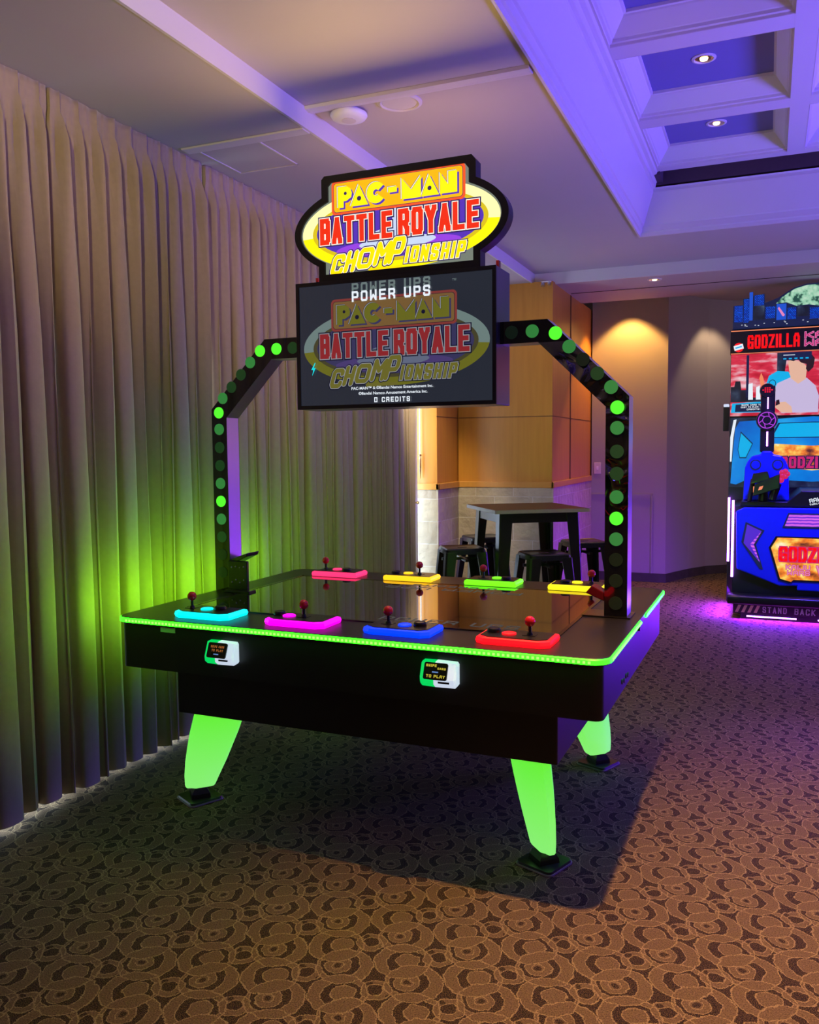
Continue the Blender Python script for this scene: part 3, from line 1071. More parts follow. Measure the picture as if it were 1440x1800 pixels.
def arch(outer, inner, dots, lens_first, film):
    body = T()
    poly = outer + inner[::-1]
    body.prism(poly, 'y', YF + .002, YB - .002)
    a = body.build('arch_post', M['chrome'], GT)
    ins = 0.0035
    # black face plates
    for yy, s in ((YF, -1), (YB, 1)):
        mb = T()
        mb.prism(poly, 'y', yy, yy - s * .0021)
        mb.build('face_plate', (film if s < 0 else M['blackgloss']), a)
    for (x, z, lev) in dots:
        mb = T()
        n = 28
        q = [(x + .0262 * math.cos(2 * PI * i / n), z + .0262 * math.sin(2 * PI * i / n)) for i in range(n)]
        mb.prism(q, 'y', YF - .0025, YF + .001)
        mb.build('round_light', M['dot%d' % lev], a)
    return a


def dots_on(ptlist, levels):
    return [(p[0], p[1], l) for p, l in zip(ptlist, levels)]


M['film'] = P('wrinkled_film', (0.008, 0.008, 0.009), 0.05, var=0.1, coat=0.5)
nt = M['film'].node_tree
g = G(nt)
b = nt.nodes['Principled BSDF']
tc = node(nt, 'ShaderNodeTexCoord')
nz = node(nt, 'ShaderNodeTexNoise')
nz.inputs['Scale'].default_value = 6.5
nz.inputs['Detail'].default_value = 1.5
nz.inputs['Distortion'].default_value = 1.2
nt.links.new(tc.outputs['Object'], nz.inputs['Vector'])
sp = node(nt, 'ShaderNodeSeparateXYZ')
nt.links.new(tc.outputs['Object'], sp.inputs[0])
mr = node(nt, 'ShaderNodeMapRange')
mr.inputs[1].default_value = 0.18
mr.inputs[2].default_value = 0.34
mr.inputs[3].default_value = 1.0
mr.inputs[4].default_value = 0.0
nt.links.new(g.m('ABSOLUTE', g.m('SUBTRACT', sp.outputs[2], 1.52)), mr.inputs[0])
bp = node(nt, 'ShaderNodeBump')
bp.inputs['Distance'].default_value = 0.11
bp.inputs['Strength'].default_value = 0.9
nt.links.new(g.m('MULTIPLY', nz.outputs['Fac'], mr.outputs[0]), bp.inputs['Height'])
nt.links.new(bp.outputs['Normal'], b.inputs['Normal'])
nt.links.new(bp.outputs['Normal'], b.inputs['Coat Normal'])

lx, rx = -2.406, -0.571
zv = [.872, .956, 1.040, 1.124, 1.208, 1.292, 1.376, 1.460, 1.545]
lv_left = [0, 0, 1, 2, 3, 2, 1, 1, 2]
left_dots = dots_on([(lx, z) for z in zv] + [(lx, 1.622)], lv_left + [3])
diag = [(-2.382, 1.688), (-2.332, 1.738), (-2.278, 1.793), (-2.226, 1.846), (-2.172, 1.895)]
left_dots += dots_on(diag, [2, 1, 1, 2, 3]) + [(-2.085, 1.900, 3), (-2.000, 1.900, 1)]
arch([(-2.447, ZT), (-2.447, 1.638), (-2.148, 1.946), (-1.945, 1.946)], [(-2.365, ZT), (-2.365, 1.598), (-2.114, 1.856), (-1.945, 1.856)], left_dots, None, M['blackgloss'])
right_dots = dots_on([(rx, z) for z in (.842, .930, 1.012, 1.092, 1.172, 1.255, 1.345, 1.430, 1.520, 1.598)], [0, 0, 0, 2, 3, 2, 1, 1, 2, 3])
right_dots += dots_on([(-.595, 1.676), (-.648, 1.730), (-.704, 1.786), (-.758, 1.838), (-.812, 1.893)], [2, 1, 0, 2, 3]) + [(-.905, 1.906, 2), (-.990, 1.906, 0)]
arch([(-.527, ZT), (-.527, 1.640), (-.845, 1.950), (-1.045, 1.950)], [(-.615, ZT), (-.615, 1.602), (-.882, 1.862), (-1.045, 1.862)], right_dots, None, M['film'])
# brackets on the posts near the table
mb = T()
mb.hull8([(-2.365, 3.33, .905), (-2.255, 3.30, .955), (-2.255, 3.40, .955), (-2.365, 3.42, .905), (-2.365, 3.33, .935), (-2.25, 3.30, .972), (-2.25, 3.40, .972), (-2.365, 3.42, .935)])
br = mb.build('post_bracket', M['metalblack'], GT, bevel=.004)
mb = T()
mb.box(-2.367, -2.262, 3.312, 3.330, ZT, .93)
mb.box(-2.367, -2.225, 3.27, 3.33, ZT, ZT + .012)
mb.build('post_foot', M['metalblack'], GT, bevel=.003)
for i in range(4):
    for z in (.90 + .004 * (i % 2), .83 + .012 * (i % 2)):
        T().ball((-2.345 + .022 * i, 3.310, z), .004, 8).build('bolt', M['chrome'], br, smooth=60)
mb = T()
mb.hull8([(-.690, 3.33, .875), (-.617, 3.33, .845), (-.617, 3.40, .845), (-.690, 3.40, .875), (-.665, 3.33, .905), (-.617, 3.33, .880), (-.617, 3.40, .880), (-.665, 3.40, .905)])
mb.build('post_bracket', M['redpegglow'], GT, bevel=.004)  # dark bracket; the red glow on it is put into the colour
mb = T()
mb.box(-.70, -.512, 3.308, 3.44, ZT, ZT + .006)
mb.build('post_foot', M['darkmetal'], GT, bevel=.002)

# overhead screen --------------------------------------------------------------
TX0, TX1, TZ0, TZ1 = -1.950, -1.038, 1.622, 2.166
tv = T().box(TX0, TX1, 3.283, 3.462, TZ0, TZ1).build('overhead_screen', M['tvside'], GT, bevel=.003)
mb = T()
w = .016
for a, b_, c, d in ((TX0, TX1, TZ0, TZ0 + w), (TX0, TX1, TZ1 - w, TZ1), (TX0, TX0 + w, TZ0 + w, TZ1 - w), (TX1 - w, TX1, TZ0 + w, TZ1 - w)):
    mb.box(a, b_, 3.274, 3.285, c, d)
mb.build('bezel', M['blackplastic'], tv)
T().box(TX0 + w, TX1 - w, 3.279, 3.284, TZ0 + w, TZ1 - w).build('display', M['tv'], tv)
for xx in (TX0 + .03, TX1 - .04):
    T().box(xx, xx + .012, 3.40, 3.425, TZ1, TZ1 + .045).build('red_peg', M['redpegglow'], tv)


# logo -------------------------------------------------------------------------
def ellipse(a, b, n=72, cx=0, cz=0):
    return [(cx + a * math.cos(2 * PI * i / n), cz + b * math.sin(2 * PI * i / n)) for i in range(n)]


def logo_mats(pre, k, dim):
    if dim:
        c = {'yellow': (.13, .13, .012), 'cream': (.14, .20, .19), 'gold': (.055, .05, .02), 'orange': (.20, .035, .03), 'badge': (.17, .095, .03), 'red': (.24, .018, .022), 'white': (.26, .27, .30),
             'navy': (.006, .006, .022), 'purple': (.035, .032, .095), 'glow': (.11, .13, .20), 'violet': (.06, .04, .15), 'field': (.02, .02, .03), 'chomp': (.135, .125, .02)}
        return {q: E(pre + '_' + q, v, 1.0, rough=.2) for q, v in c.items()}
    c = {'yellow': ((1.0, 0.86, 0.0), 1.15), 'cream': ((1.0, 0.93, 0.42), 1.15), 'gold': ((0.75, 0.56, 0.01), 1.0), 'orange': ((1.0, 0.10, 0.02), 1.0), 'badge': ((1.0, 0.50, 0.0), 1.05), 'red': ((0.92, 0.030, 0.006), 1.0),
         'white': ((1.0, 0.90, 0.80), 1.1), 'navy': ((0.03, 0.018, 0.10), 1.0), 'purple': ((0.10, 0.035, 0.50), 1.0), 'glow': ((0.62, 0.72, 0.95), 1.0), 'violet': ((0.33, 0.06, 0.80), 1.0), 'field': ((0.19, 0.22, 0.18), 1.0), 'chomp': ((1.0, 0.66, 0.0), 1.3)}
    return {q: E(pre + '_' + q, v, k_, rough=.25) for q, (v, k_) in c.items()}


def band(mb, pl, outer, inner, d, mi=0, sel=None):
    n = len(outer)
    for i in range(n):
        j = (i + 1) % n
        if sel and not sel((outer[i][1] + outer[j][1]) / 2):
            continue
        mb.face([pl.p(*outer[i], d), pl.p(*outer[j], d), pl.p(*inner[j], d), pl.p(*inner[i], d)], mi)


def logo(parent, pl, s, LM, field=True):
    sc2 = lambda L: [(a * s, b * s) for a, b in L]
    e = .0007
    mb = MB()
    eo = sc2(ellipse(.450, .178, cz=-.008))
    ei = sc2(ellipse(.400, .141, cz=-.008))
    e3 = sc2(ellipse(.380, .126, cz=-.008))
    mid = -.02 * s
    band(mb, pl, eo, ei, e, 0, lambda z: z < mid)
    band(mb, pl, eo, ei, e, 1, lambda z: z >= mid)
    band(mb, pl, ei, e3, e, 2)
    mb.build('logo_ring', [LM['yellow'], LM['cream'], LM['gold']], parent)
    mb = MB()
    mb.face([pl.p(*q, e) for q in e3], 0)
    mb.face([pl.p(*q, 2 * e) for q in sc2(ellipse(.285, .034, cz=-.088))], 1)
    mb.face([pl.p(*q, 3 * e) for q in sc2(ellipse(.175, .026, cz=-.074))], 2)
    mb.face([pl.p(*q, 3 * e) for q in sc2(ellipse(.12, .050, cx=-.02, cz=-.060))], 2)
    mb.face([pl.p(*q, 3.5 * e) for q in sc2([(-.02, .066), (.03, .066), (.03, -.1), (-.02, -.1)])], 2)
    mb.build('logo_ground', [LM['purple'], LM['violet'], LM['glow']], parent)
    # badge with the first word
    mb = MB()
    mb.face([pl.p(*q, 4 * e) for q in sc2(rrect(-.304, .304, .064, .208, .020))], 0)
    mb.face([pl.p(*q, 5 * e) for q in sc2(rrect(-.294, .294, .074, .198, .014))], 1)
    mb.face([pl.p(*q, 6 * e) for q in sc2(rrect(-.292, .292, .076, .196, .013))], 2)
    mb.build('logo_badge', [LM['orange'], LM['navy'], LM['badge']], parent)
    c_out = [(math.cos(a), math.sin(a)) for a in [math.radians(38 + 284 * i / 24) for i in range(25)]]
    Cg = [(-.092 + .043 * a, .136 + .044 * b) for a, b in c_out] + [(-.092 + .013 * a, .136 + .013 * b) for a, b in c_out[::-1]]
    glyphs = [
        [(-.272, .180), (-.272, .092), (-.245, .092), (-.245, .118), (-.232, .118), (-.208, .132), (-.205, .150), (-.212, .168), (-.228, .179)],
        [(-.172, .180), (-.212, .092), (-.128, .092)],
        Cg,
        [(-.036, .150), (-.036, .128), (.004, .128), (.004, .150)],
        [(.026, .180), (.026, .093), (.112, .093), (.112, .180), (.069, .128)],
        [(.148, .180), (.113, .094), (.192, .094)],
        [(.196, .180), (.196, .095), (.236, .095), (.270, .095), (.270, .180), (.232, .180), (.232, .128)],
    ]
    holes = [(-.236, .150, .007), (-.171, .122, .010), (.150, .124, .009)]
    mb = MB()
    for q in glyphs:
        mb.face([pl.p((a + .0075) * s, (b_ - .0070) * s, 7 * e) for a, b_ in q], 0)
        mb.face([pl.p((a - .0065) * s, (b_ + .0045) * s, 7.3 * e) for a, b_ in q], 1)
        mb.face([pl.p((a - .0050) * s, (b_ + .0030) * s, 7.6 * e) for a, b_ in q], 2)
        mb.face([pl.p((a - .0015) * s, (b_ + .0010) * s, 8.0 * e) for a, b_ in q], 1)
    mb.build('logo_shadow', [LM['purple'], LM['navy'], LM['white']], parent)
    mb = MB()
    for q in glyphs:
        mb.face([pl.p(a * s, b_ * s, 8.5 * e) for a, b_ in q], 0)
    for a, b_, r in holes:
        mb.face([pl.p(x_ * s, z_ * s, 9.5 * e) for x_, z_ in ellipse(r, r, 16, a, b_)], 1)
    mb.build('logo_lettering', [LM['yellow'], LM['navy']], parent)
    # second line
    mb = MB()
    for grow, d, mi in ((.0085, 8, 0), (.0035, 9, 1), (0, 10, 2)):
        fit_text(mb, pl, d * e, 'BATTLE', -.362 * s, -.018 * s, -.056 * s, .056 * s, .0215 * s, .0085 * s, grow=grow * s, mi=mi, tri=True)
        fit_text(mb, pl, d * e, 'ROYALE', .008 * s, .362 * s, -.056 * s, .056 * s, .0215 * s, .0085 * s, grow=grow * s, mi=mi, tri=True)
    mb.build('logo_lettering', [LM['navy'], LM['white'], LM['red']], parent)
    # third line: big slanted brush word, then small capitals
    big = (('C', -.318, -.190, .060, .088), ('H', -.252, -.182, .052, .090), ('O', -.192, -.172, .072, .086), ('M', -.112, -.166, .068, .098), ('P', -.044, -.164, .062, .108))
    mb = MB()
    for grow, d, mi in ((.0074, 11, 0), (.0030, 12, 1), (0, 13, 2)):
        for ch, xx, zz, ww, hh in big:
            stroke(mb, pl, d * e, ch, xx * s, zz * s, ww * s, hh * s, .0190 * s, 0, grow=grow * s, shear=.32, mi=mi, round_=True)
        fit_text(mb, pl, d * e, 'IONSHIP', .034 * s, .298 * s, -.166 * s, -.100 * s, .0140 * s, .009 * s, grow=grow * s * .8, shear=.22, mi=mi)
    mb.face([pl.p(a * s, b_ * s, 10.5 * e) for a, b_ in ((-.13, -.190), (.025, -.186), (.025, -.172), (-.13, -.172))], 2)
    mb.build('logo_lettering', [LM['navy'], LM['white'], LM['chomp']], parent)


SX, SZ, SY = -1.481, 2.382, 3.310
rim = []
a_, b_ = .486, .214
EC = -.006
# outline: shoulder block over an ellipse
def outline(g):
    A, B = a_ - g, b_ - g
    xt, zt, xb, zb = .350 - g, .232 - g, .368 - g, -.212 + g
    o = [(-xb, zb), (xb, zb)]
    zl = EC - B * math.sqrt(1 - (xb / A) ** 2)
    zu = EC + B * math.sqrt(1 - (xt / A) ** 2)
    a0, a1 = math.asin((zl - EC) / B), math.asin((zu - EC) / B)
    o += [(A * math.cos(a0 + (a1 - a0) * i / 24), EC + B * math.sin(a0 + (a1 - a0) * i / 24)) for i in range(25)]
    o += [(xt, zt - .022), (xt - .018, zt), (-xt + .014, zt), (-xt, zt - .014)]
    o += [(-A * math.cos(a1 + (a0 - a1) * i / 24), EC + B * math.sin(a1 + (a0 - a1) * i / 24)) for i in range(25)]
    return o


sign = T().prism([(SX + a, SZ + b) for a, b in outline(0)], 'y', SY + .004, SY + .046).build('marquee_sign', M['black'], GT)
mb = T()
for yy0, yy1 in ((SY - .006, SY + .005), (SY + .045, SY + .056)):
    o_, i_ = outline(0), outline(.030)
    n = len(o_)
    for k in range(n):
        j = (k + 1) % n
        mb.hull8([(SX + o_[k][0], yy0, SZ + o_[k][1]), (SX + o_[j][0], yy0, SZ + o_[j][1]), (SX + o_[j][0], yy1, SZ + o_[j][1]), (SX + o_[k][0], yy1, SZ + o_[k][1]),
                  (SX + i_[k][0], yy0, SZ + i_[k][1]), (SX + i_[j][0], yy0, SZ + i_[j][1]), (SX + i_[j][0], yy1, SZ + i_[j][1]), (SX + i_[k][0], yy1, SZ + i_[k][1])])
mb.build('sign_rim', M['black'], sign)
LMs = logo_mats('sign', 1, 0)
for u, yy in (((1, 0, 0), SY + .0035), ((-1, 0, 0), SY + .0465)):
    pl = Plane(Vector((SX, yy, SZ)) - Vector(OFF), u)
    mb = MB()
    mb.face([pl.p(a, b) for a, b in outline(.030)])
    mb.build('sign_face', LMs['field'], sign)
    logo(sign, pl, 1.0, LMs)


def lamp(name, loc, direction, power, col, sx, sy, rot=0.0):
    d = bpy.data.lights.new(name, 'AREA')
    d.shape = 'RECTANGLE'
    d.size, d.size_y = sx, sy
    d.energy = power
    d.color = col
    o = bpy.data.objects.new(name, d)
    COL.objects.link(o)
    o.parent = GT
    o.location = Vector(loc) - Vector(OFF)
    o.rotation_euler = Vector(direction).to_track_quat('-Z', 'Y').to_euler()
    return o


# the tubes behind the sign faces and the diodes of the edge strip
lamp('sign_lamp', (SX, SY - .012, SZ), (0, -1, 0), 11, (1.0, 0.70, 0.20), .84, .30)
lamp('sign_lamp', (SX, SY + .062, SZ), (0, 1, 0), 8, (1.0, 0.62, 0.30), .84, .30)
GRN = (0.30, 1.0, 0.0)
lamp('strip_lamp', (X0 - .010, (Y0 + Y1) / 2, .773), (-1, 0, .45), 6.0, GRN, Y1 - Y0 - .1, .018)
lamp('strip_lamp', (X1 + .010, 2.99, .773), (1, 0, .05), 1.2, GRN, .66, .018)
lamp('strip_lamp', ((X0 + X1) / 2, Y0 - .012, .773), (0, -1, .05), 2.5, GRN, X1 - X0 - .1, .018)
lamp('strip_lamp', ((X0 + X1) / 2, Y1 + .012, .773), (0, 1, .05), 5.0, GRN, X1 - X0 - .1, .018)
# faded logo and white lines on the overhead screen
pl = Plane(Vector((-1.490, 3.2788, 1.889)) - Vector(OFF))
logo(tv, pl, .945, logo_mats('tv', 1, 1))
mb = MB()
pl = Plane(Vector((-1.4935, 3.2690, TZ0)) - Vector(OFF))
fit_text(mb, pl, 0, 'POWER UPS', -.180, .178, .446, .490, .0085, .011)
mb.build('screen_text', M['whitelit'], tv)
mb = MB()
fit_text(mb, pl, -.0008, 'POWER UPS', -.180, .178, .484, .524, .0085, .011)  # faint doubled line: a reflection painted as dim lettering
mb.build('screen_text', M['ghost'], tv)
mb = MB()
fit_text(mb, pl, 0, '0 CREDITS', -.080, .084, .022, .043, .0042, .006)
mb.build('screen_text', M['whitelit'], tv)
font_text('PAC-MAN\u2122 & \u00a9Bandai Namco Entertainment Inc.', 'screen_text', pl, 0, 0.0, .0775, .0165, M['whitelit'], tv, bold=.0003, width=.375)
font_text('\u00a9Bandai Namco Amusement America Inc.', 'screen_text', pl, 0, 0.005, .0555, .0165, M['whitelit'], tv, bold=.0003, width=.316)
font_text('\u2122', 'screen_text', pl, 0, .282, .490, .022, M['ghost'], tv)
plt = Plane(Vector((SX, SY + .0035, SZ)) - Vector(OFF))
font_text('TM', 'sign_text', plt, .004, .309, .199, .013, LMs['white'], sign, bold=.0003)
mb = MB()
bolt = [(.008, .03), (-.010, .0), (.0, .0), (-.006, -.026), (.012, .008), (.002, .008), (.012, .03)]
mb.face([pl.p(-.372 + a, .170 + b, 0) for a, b in bolt])
mb.build('lightning_icon', E('cyan_icon', (0.0, 0.75, 0.8), 1.0), tv)

# ================================================================== BAR TABLE AND STOOLS
BT = thing('bar_table', 'tall square bar table with dark top and black metal legs, beside the stone wall', 'table', (-1.700, 6.33, 0), math.radians(35))
mb = MB()
mb.box(-.356, .356, -.356, .356, .975, 1.0)
tp = mb.build('table_top', M['tabletop'], BT, bevel=.004)
mb = MB()
for a, b, c, d in ((-.362, -.356, -.362, .362), (.356, .362, -.362, .362), (-.356, .356, -.362, -.356), (-.356, .356, .356, .362)):
    mb.box(a, b, c, d, .974, .9995)
mb.build('edge_band', M['tableedge'], tp)
mb = MB()
for a, b, c, d in ((-.29, .29, -.30, -.285), (-.29, .29, .285, .30), (-.30, -.285, -.29, .29), (.285, .30, -.29, .29)):
    mb.box(a, b, c, d, .90, .974)
mb.build('table_frame', M['metalblack'], BT, bevel=.004)


def taper_leg(sx, sy, x_top, x_bot, z0, z1, w0, w1, th):
    """pressed-steel corner leg: an L that tapers to the floor"""
    mb = MB()
    rings = []
    for z, x, w_ in ((z0, x_bot, w0), (z0 + (z1 - z0) * .5, (x_bot + x_top) / 2, (w0 + w1) / 2), (z1, x_top, w1)):
        q = [(x, x - w_), (x, x - .012), (x - .012, x), (x - w_, x), (x - w_, x - th), (x - th - .008, x - th), (x - th, x - th - .008), (x - th, x - w_)]
        rings.append([(sx * a, sy * b, z) for a, b in q])
    mb.loops(rings)
    return mb


for sx in (-1, 1):
    for sy in (-1, 1):
        taper_leg(sx, sy, .305, .345, 0.0, .974, .048, .098, .010).build('leg', M['metalblack'], BT, smooth=35)


def make_stool(label, loc, rz):
    t = thing('bar_stool', label, 'stool', loc, rz, 'black metal bar stools round the tall table')
    mb = MB()
    q0, q1, q2 = rrect(-.150, .150, -.150, .150, .035), rrect(-.156, .156, -.156, .156, .036), rrect(-.140, .140, -.140, .140, .03)
    mb.loops([[(a, b, .655) for a, b in q1], [(a, b, .690) for a, b in q0], [(a, b, .698) for a, b in q2], [(a * .93, b * .93, .694) for a, b in q2]])
    mb.build('seat', M['metalblack'], t, smooth=40)
    mb = MB()
    mb.box(-.035, .035, -.012, .012, .6935, .6955)
    mb.build('seat_slot', M['slot'], t)
    for sx in (-1, 1):
        for sy in (-1, 1):
            taper_leg(sx, sy, .157, .215, 0, .672, .040, .082, .008).build('leg', M['metalblack'], t, smooth=35)
    for rr in (0,):
        mb = MB()
        k = .172
        for a, b in (((-k, -k), (k, -k)), ((k, -k), (k, k)), ((k, k), (-k, k)), ((-k, k), (-k, -k))):
            mb.frustum((*a, .27), (*b, .27), .009, .009, 8)
        mb.build('footrest', M['metalblack'], t)
        mb = MB()
        mb.hull8([(-.155, -.012, .60), (.155, -.012, .60), (.155, .012, .60), (-.155, .012, .60), (-.155, -.012, .62), (.155, -.012, .62), (.155, .012, .62), (-.155, .012, .62)])
        mb.hull8([(-.012, -.155, .60), (.012, -.155, .60), (.012, .155, .60), (-.012, .155, .60), (-.012, -.155, .62), (.012, -.155, .62), (.012, .155, .62), (-.012, .155, .62)])
        mb.build('brace', M['metalblack'], t)
    return t


def dup(root, loc, rz, label):
    r = root.copy()
    COL.objects.link(r)
    r.location = loc
    r.rotation_euler = (0, 0, rz)
    r['label'] = label
    for ch in list(root.children):
        c = ch.copy()
        COL.objects.link(c)
        c.parent = r
    return r


st = make_stool('black metal bar stool left of the tall table, before the lit stone column', (-2.135, 6.10, 0), math.radians(33))
dup(st, (-1.47, 5.97, 0), math.radians(35), 'black metal bar stool in front of the tall table, nearest the camera')
dup(st, (-1.355, 6.83, 0), math.radians(33), 'black metal bar stool to the right of the tall table, partly behind the right post')
dup(st, (-2.235, 6.93, 0), math.radians(38), 'black metal bar stool behind the tall table, against the stone wall')

# ================================================================== FAR SHOOTING CABINET
CC = 0.36
CO = (CC, 8.0, 0)
SG = thing('arcade_cabinet', 'tall blue arcade shooting cabinet with red title and lit screen at the right edge', 'arcade machine', CO)


def C():
    return MB(CO)


def mir(poly):
    return [(2 * CC - a, b) for a, b in poly][::-1]


M['violetled'] = E('violet_led', (0.42, 0.13, 1.0), 14)
M['violetspill'] = E('violet_vent', (0.55, 0.06, 0.85), 0.75)
def mesh_glow():
    m, nt, b = new_mat('violet_mesh')
    g = G(nt)
    tc = node(nt, 'ShaderNodeTexCoord')
    wv = node(nt, 'ShaderNodeTexWave')
    wv.wave_type = 'RINGS'
    wv.inputs['Scale'].default_value = 14
    wv.inputs['Distortion'].default_value = 2.5
    nt.links.new(tc.outputs['Object'], wv.inputs['Vector'])
    nt.links.new(g.mix(wv.outputs['Fac'], (0.14, 0.02, 0.70), (0.85, 0.16, 0.95)), b.inputs['Emission Color'])
    b.inputs['Emission Strength'].default_value = 0.9
    b.inputs['Base Color'].default_value = (0.02, 0.01, 0.03, 1)
    return m


M['violetmesh'] = mesh_glow()
M['flame'] = noise_emit('flame_art', [(.30, (0.12, 0.02, 0.0)), (.45, (0.9, 0.22, 0.01)), (.58, (1.0, 0.65, 0.10)), (.72, (1.0, 0.92, 0.6))], 9, 1.0, stretch=(1, 1, 1.3))
M['cityred'] = noise_emit('red_sky_art', [(.34, (0.55, 0.01, 0.03)), (.5, (0.75, 0.03, 0.07)), (.62, (0.85, 0.35, 0.42)), (.75, (0.9, 0.7, 0.75))], 6, 0.9, stretch=(1, 1, 3))
M['artblue'] = noise_emit('blue_art', [(.3, (0.0, 0.10, 0.55)), (.55, (0.0, 0.22, 0.75)), (.75, (0.02, 0.40, 0.85))], 2.5, 0.95)
M['artdark'] = noise_emit('dark_art', [(.40, (0.006, 0.01, 0.02)), (.6, (0.02, 0.035, 0.08)), (.8, (0.10, 0.16, 0.22))], 9, 0.8)
M['artcyan'] = E('cyan_art', (0.0, 0.42, 0.80), 1.0)
M['pinkred'] = E('muzzle_red', (0.75, 0.02, 0.10), 0.8)
M['redlit'] = E('red_lit', (0.95, 0.004, 0.006), 1.0)
M['pinklit'] = E('pink_lit', (0.85, 0.25, 0.55), 0.9)
M['pinkdeep'] = E('pink_deep', (0.60, 0.02, 0.16), 0.9)
M['orangeline'] = E('orange_line', (1.0, 0.28, 0.12), 0.9)
M['navy'] = E('navy_art', (0.004, 0.010, 0.055), 1.0)
M['skyblue'] = E('building_blue', (0.01, 0.10, 0.75), 0.8)
M['mint'] = noise_emit('mint_art', [(.42, (0.02, 0.10, 0.07)), (.52, (0.35, 0.75, 0.50)), (.7, (0.65, 0.95, 0.72))], 22, 0.75)
M['skin'] = E('picture_skin', (0.85, 0.50, 0.36), 0.9)
M['shirt'] = E('picture_shirt', (0.62, 0.52, 0.78), 0.9)
M['hair'] = E('picture_hair', (0.02, 0.006, 0.008), 1.0)
M['window_row'] = None


def city_mat():
    m, nt, b = new_mat('city_windows')
    g = G(nt)
    tc = node(nt, 'ShaderNodeTexCoord')
    sp = node(nt, 'ShaderNodeSeparateXYZ')
    nt.links.new(tc.outputs['Object'], sp.inputs[0])
    cb = node(nt, 'ShaderNodeCombineXYZ')
    nt.links.new(sp.outputs[0], cb.inputs[0])
    nt.links.new(sp.outputs[2], cb.inputs[1])
    br = node(nt, 'ShaderNodeTexBrick')
    br.offset = 0.5
    br.inputs['Scale'].default_value = 1
    br.inputs['Brick Width'].default_value = .016
    br.inputs['Row Height'].default_value = .011
    br.inputs['Mortar Size'].default_value = .0028
    br.inputs['Color1'].default_value = (0.0, 0.02, 0.40, 1)
    br.inputs['Color2'].default_value = (0.0, 0.12, 0.85, 1)
    br.inputs['Mortar'].default_value = (0.0, 0.01, 0.12, 1)
    nt.links.new(cb.outputs[0], br.inputs['Vector'])
    nt.links.new(br.outputs['Color'], b.inputs['Emission Color'])
    b.inputs['Emission Strength'].default_value = 1.3
    b.inputs['Base Color'].default_value = (0.01, 0.01, 0.02, 1)
    return m


M['city'] = city_mat()

XL, XR = -.335, 2 * CC + .335
YS = 8.4
# base, kick panel, bumper
base = C().box(-.19, 2 * CC + .19, 7.60, 8.55, .0, .06).build('base', M['blackplastic'], SG)
mb = C()
mb.box(-.14, .24, 7.592, 7.60, .018, .028)
mb.box(.40, 2 * CC + .14, 7.592, 7.60, .018, .028)
mb.build('light_strip', M['violetled'], base)
kick = C().prism([(7.50, .145), (7.535, .055), (7.9, .055), (7.9, .16), (7.50, .16)], 'x', -.245, 2 * CC + .245).build('kick_panel', M['blackplastic'], SG)
v = Vector((0, -.035, .09)).normalized()
pk = Plane(Vector((0, 7.535, .055)) - Vector(CO), (1, 0, 0), v)
mb = MB()
for i in range(4):
    for x0, sgn in ((-.230 + .048 * i, 1),):
        for X_ in (x0, 2 * CC - x0 - .05):
            mb.face([pk.p(X_, .012, .001), pk.p(X_ + .024, .012, .001), pk.p(X_ + .050, .082, .001), pk.p(X_ + .026, .082, .001)])
mb.build('hazard_stripes', M['yellowstripe'], kick)
for wd, xa, xb in (('STAND', -.018, .165), ('BACK', .222, .376), ('STAND', .434, .610)):
    line_of(kick, M['greylit'], 'kick_text', pk, .001, wd, xa, xb, .018, .076, .009, .012, tri=True)
C().prism(rrect(7.40, 7.55, .150, .228, .028, 5), 'x', -.290, 2 * CC + .290).build('bumper', M['metalblack'], SG, smooth=40, bevel=.01)


def glow(name, loc, direction, power, sx, sy):
    o = light(name, 'AREA', loc, Vector(loc) + Vector(direction), power, (0.22, 0.015, 1.0), sx, sy)
    o.parent = SG
    o.location = Vector(loc) - Vector(CO)
    return o


glow('strip_lamp', (CC, 7.585, .05), (0, -1, -.35), 45, 1.2, .02)
glow('strip_lamp', (-.30, 7.95, .10), (-1, 0, -.5), 32, .7, .03)
glow('strip_lamp', (-.34, 8.28, .68), (-1, -.2, 0), 12, .03, .55)
# console
con = C().box(-.262, 2 * CC + .262, 7.62, 8.40, .20, .945).build('console', M['blackplastic'], SG, bevel=.004)
h = [(-.239, .90), (-.173, .936), (CC, .945), (CC, .255), (.237, .262), (.237, .300), (.104, .293), (-.226, .421)]
full = h[:3] + mir(h[:2]) + mir(h[4:]) + h[4:][0:0]
full = [(-.239, .90), (-.173, .936), (2 * CC + .173, .936), (2 * CC + .239, .90), (2 * CC + .226, .421), (2 * CC - .104, .293), (2 * CC - .237, .300), (2 * CC - .237, .262), (.237, .262), (.237, .300), (.104, .293), (-.226, .421)]
C().prism(full, 'y', 7.575, 7.64).build('front_panel', M['blue'], con, bevel=.01)
arrow = [(-.162, .815), (-.016, .748), (-.080, .630), (-.022, .426), (-.047, .429), (-.192, .648)]
for q in (arrow, mir(arrow)):
    mb = C()
    mb.prism(q, 'y', 7.570, 7.580)
    mb.build('light_vent', M['navy'], con)
M['violetdeep'] = E('violet_deep', (0.10, 0.02, 0.75), 0.8)
ins_ = [(-.150, .795), (-.038, .742), (-.096, .632), (-.045, .480), (-.175, .640)]
for q in (ins_, mir(ins_)):
    C().prism(q, 'y', 7.5685, 7.572).build('light_vent', M['violetdeep'], con)
q = [(-.050, .728), (-.038, .742), (-.096, .630), (-.045, .480), (-.125, .630)]
for q_ in (q, mir(q)):
    mb = C()
    mb.prism(q_, 'y', 7.566, 7.572)
    mb.build('light_vent', M['violetmesh'], con)
mb = C()
mb.prism([(.159, .895), (.117, .775), (2 * CC - .117, .775), (2 * CC - .159, .895)], 'y', 7.570, 7.580, 0)
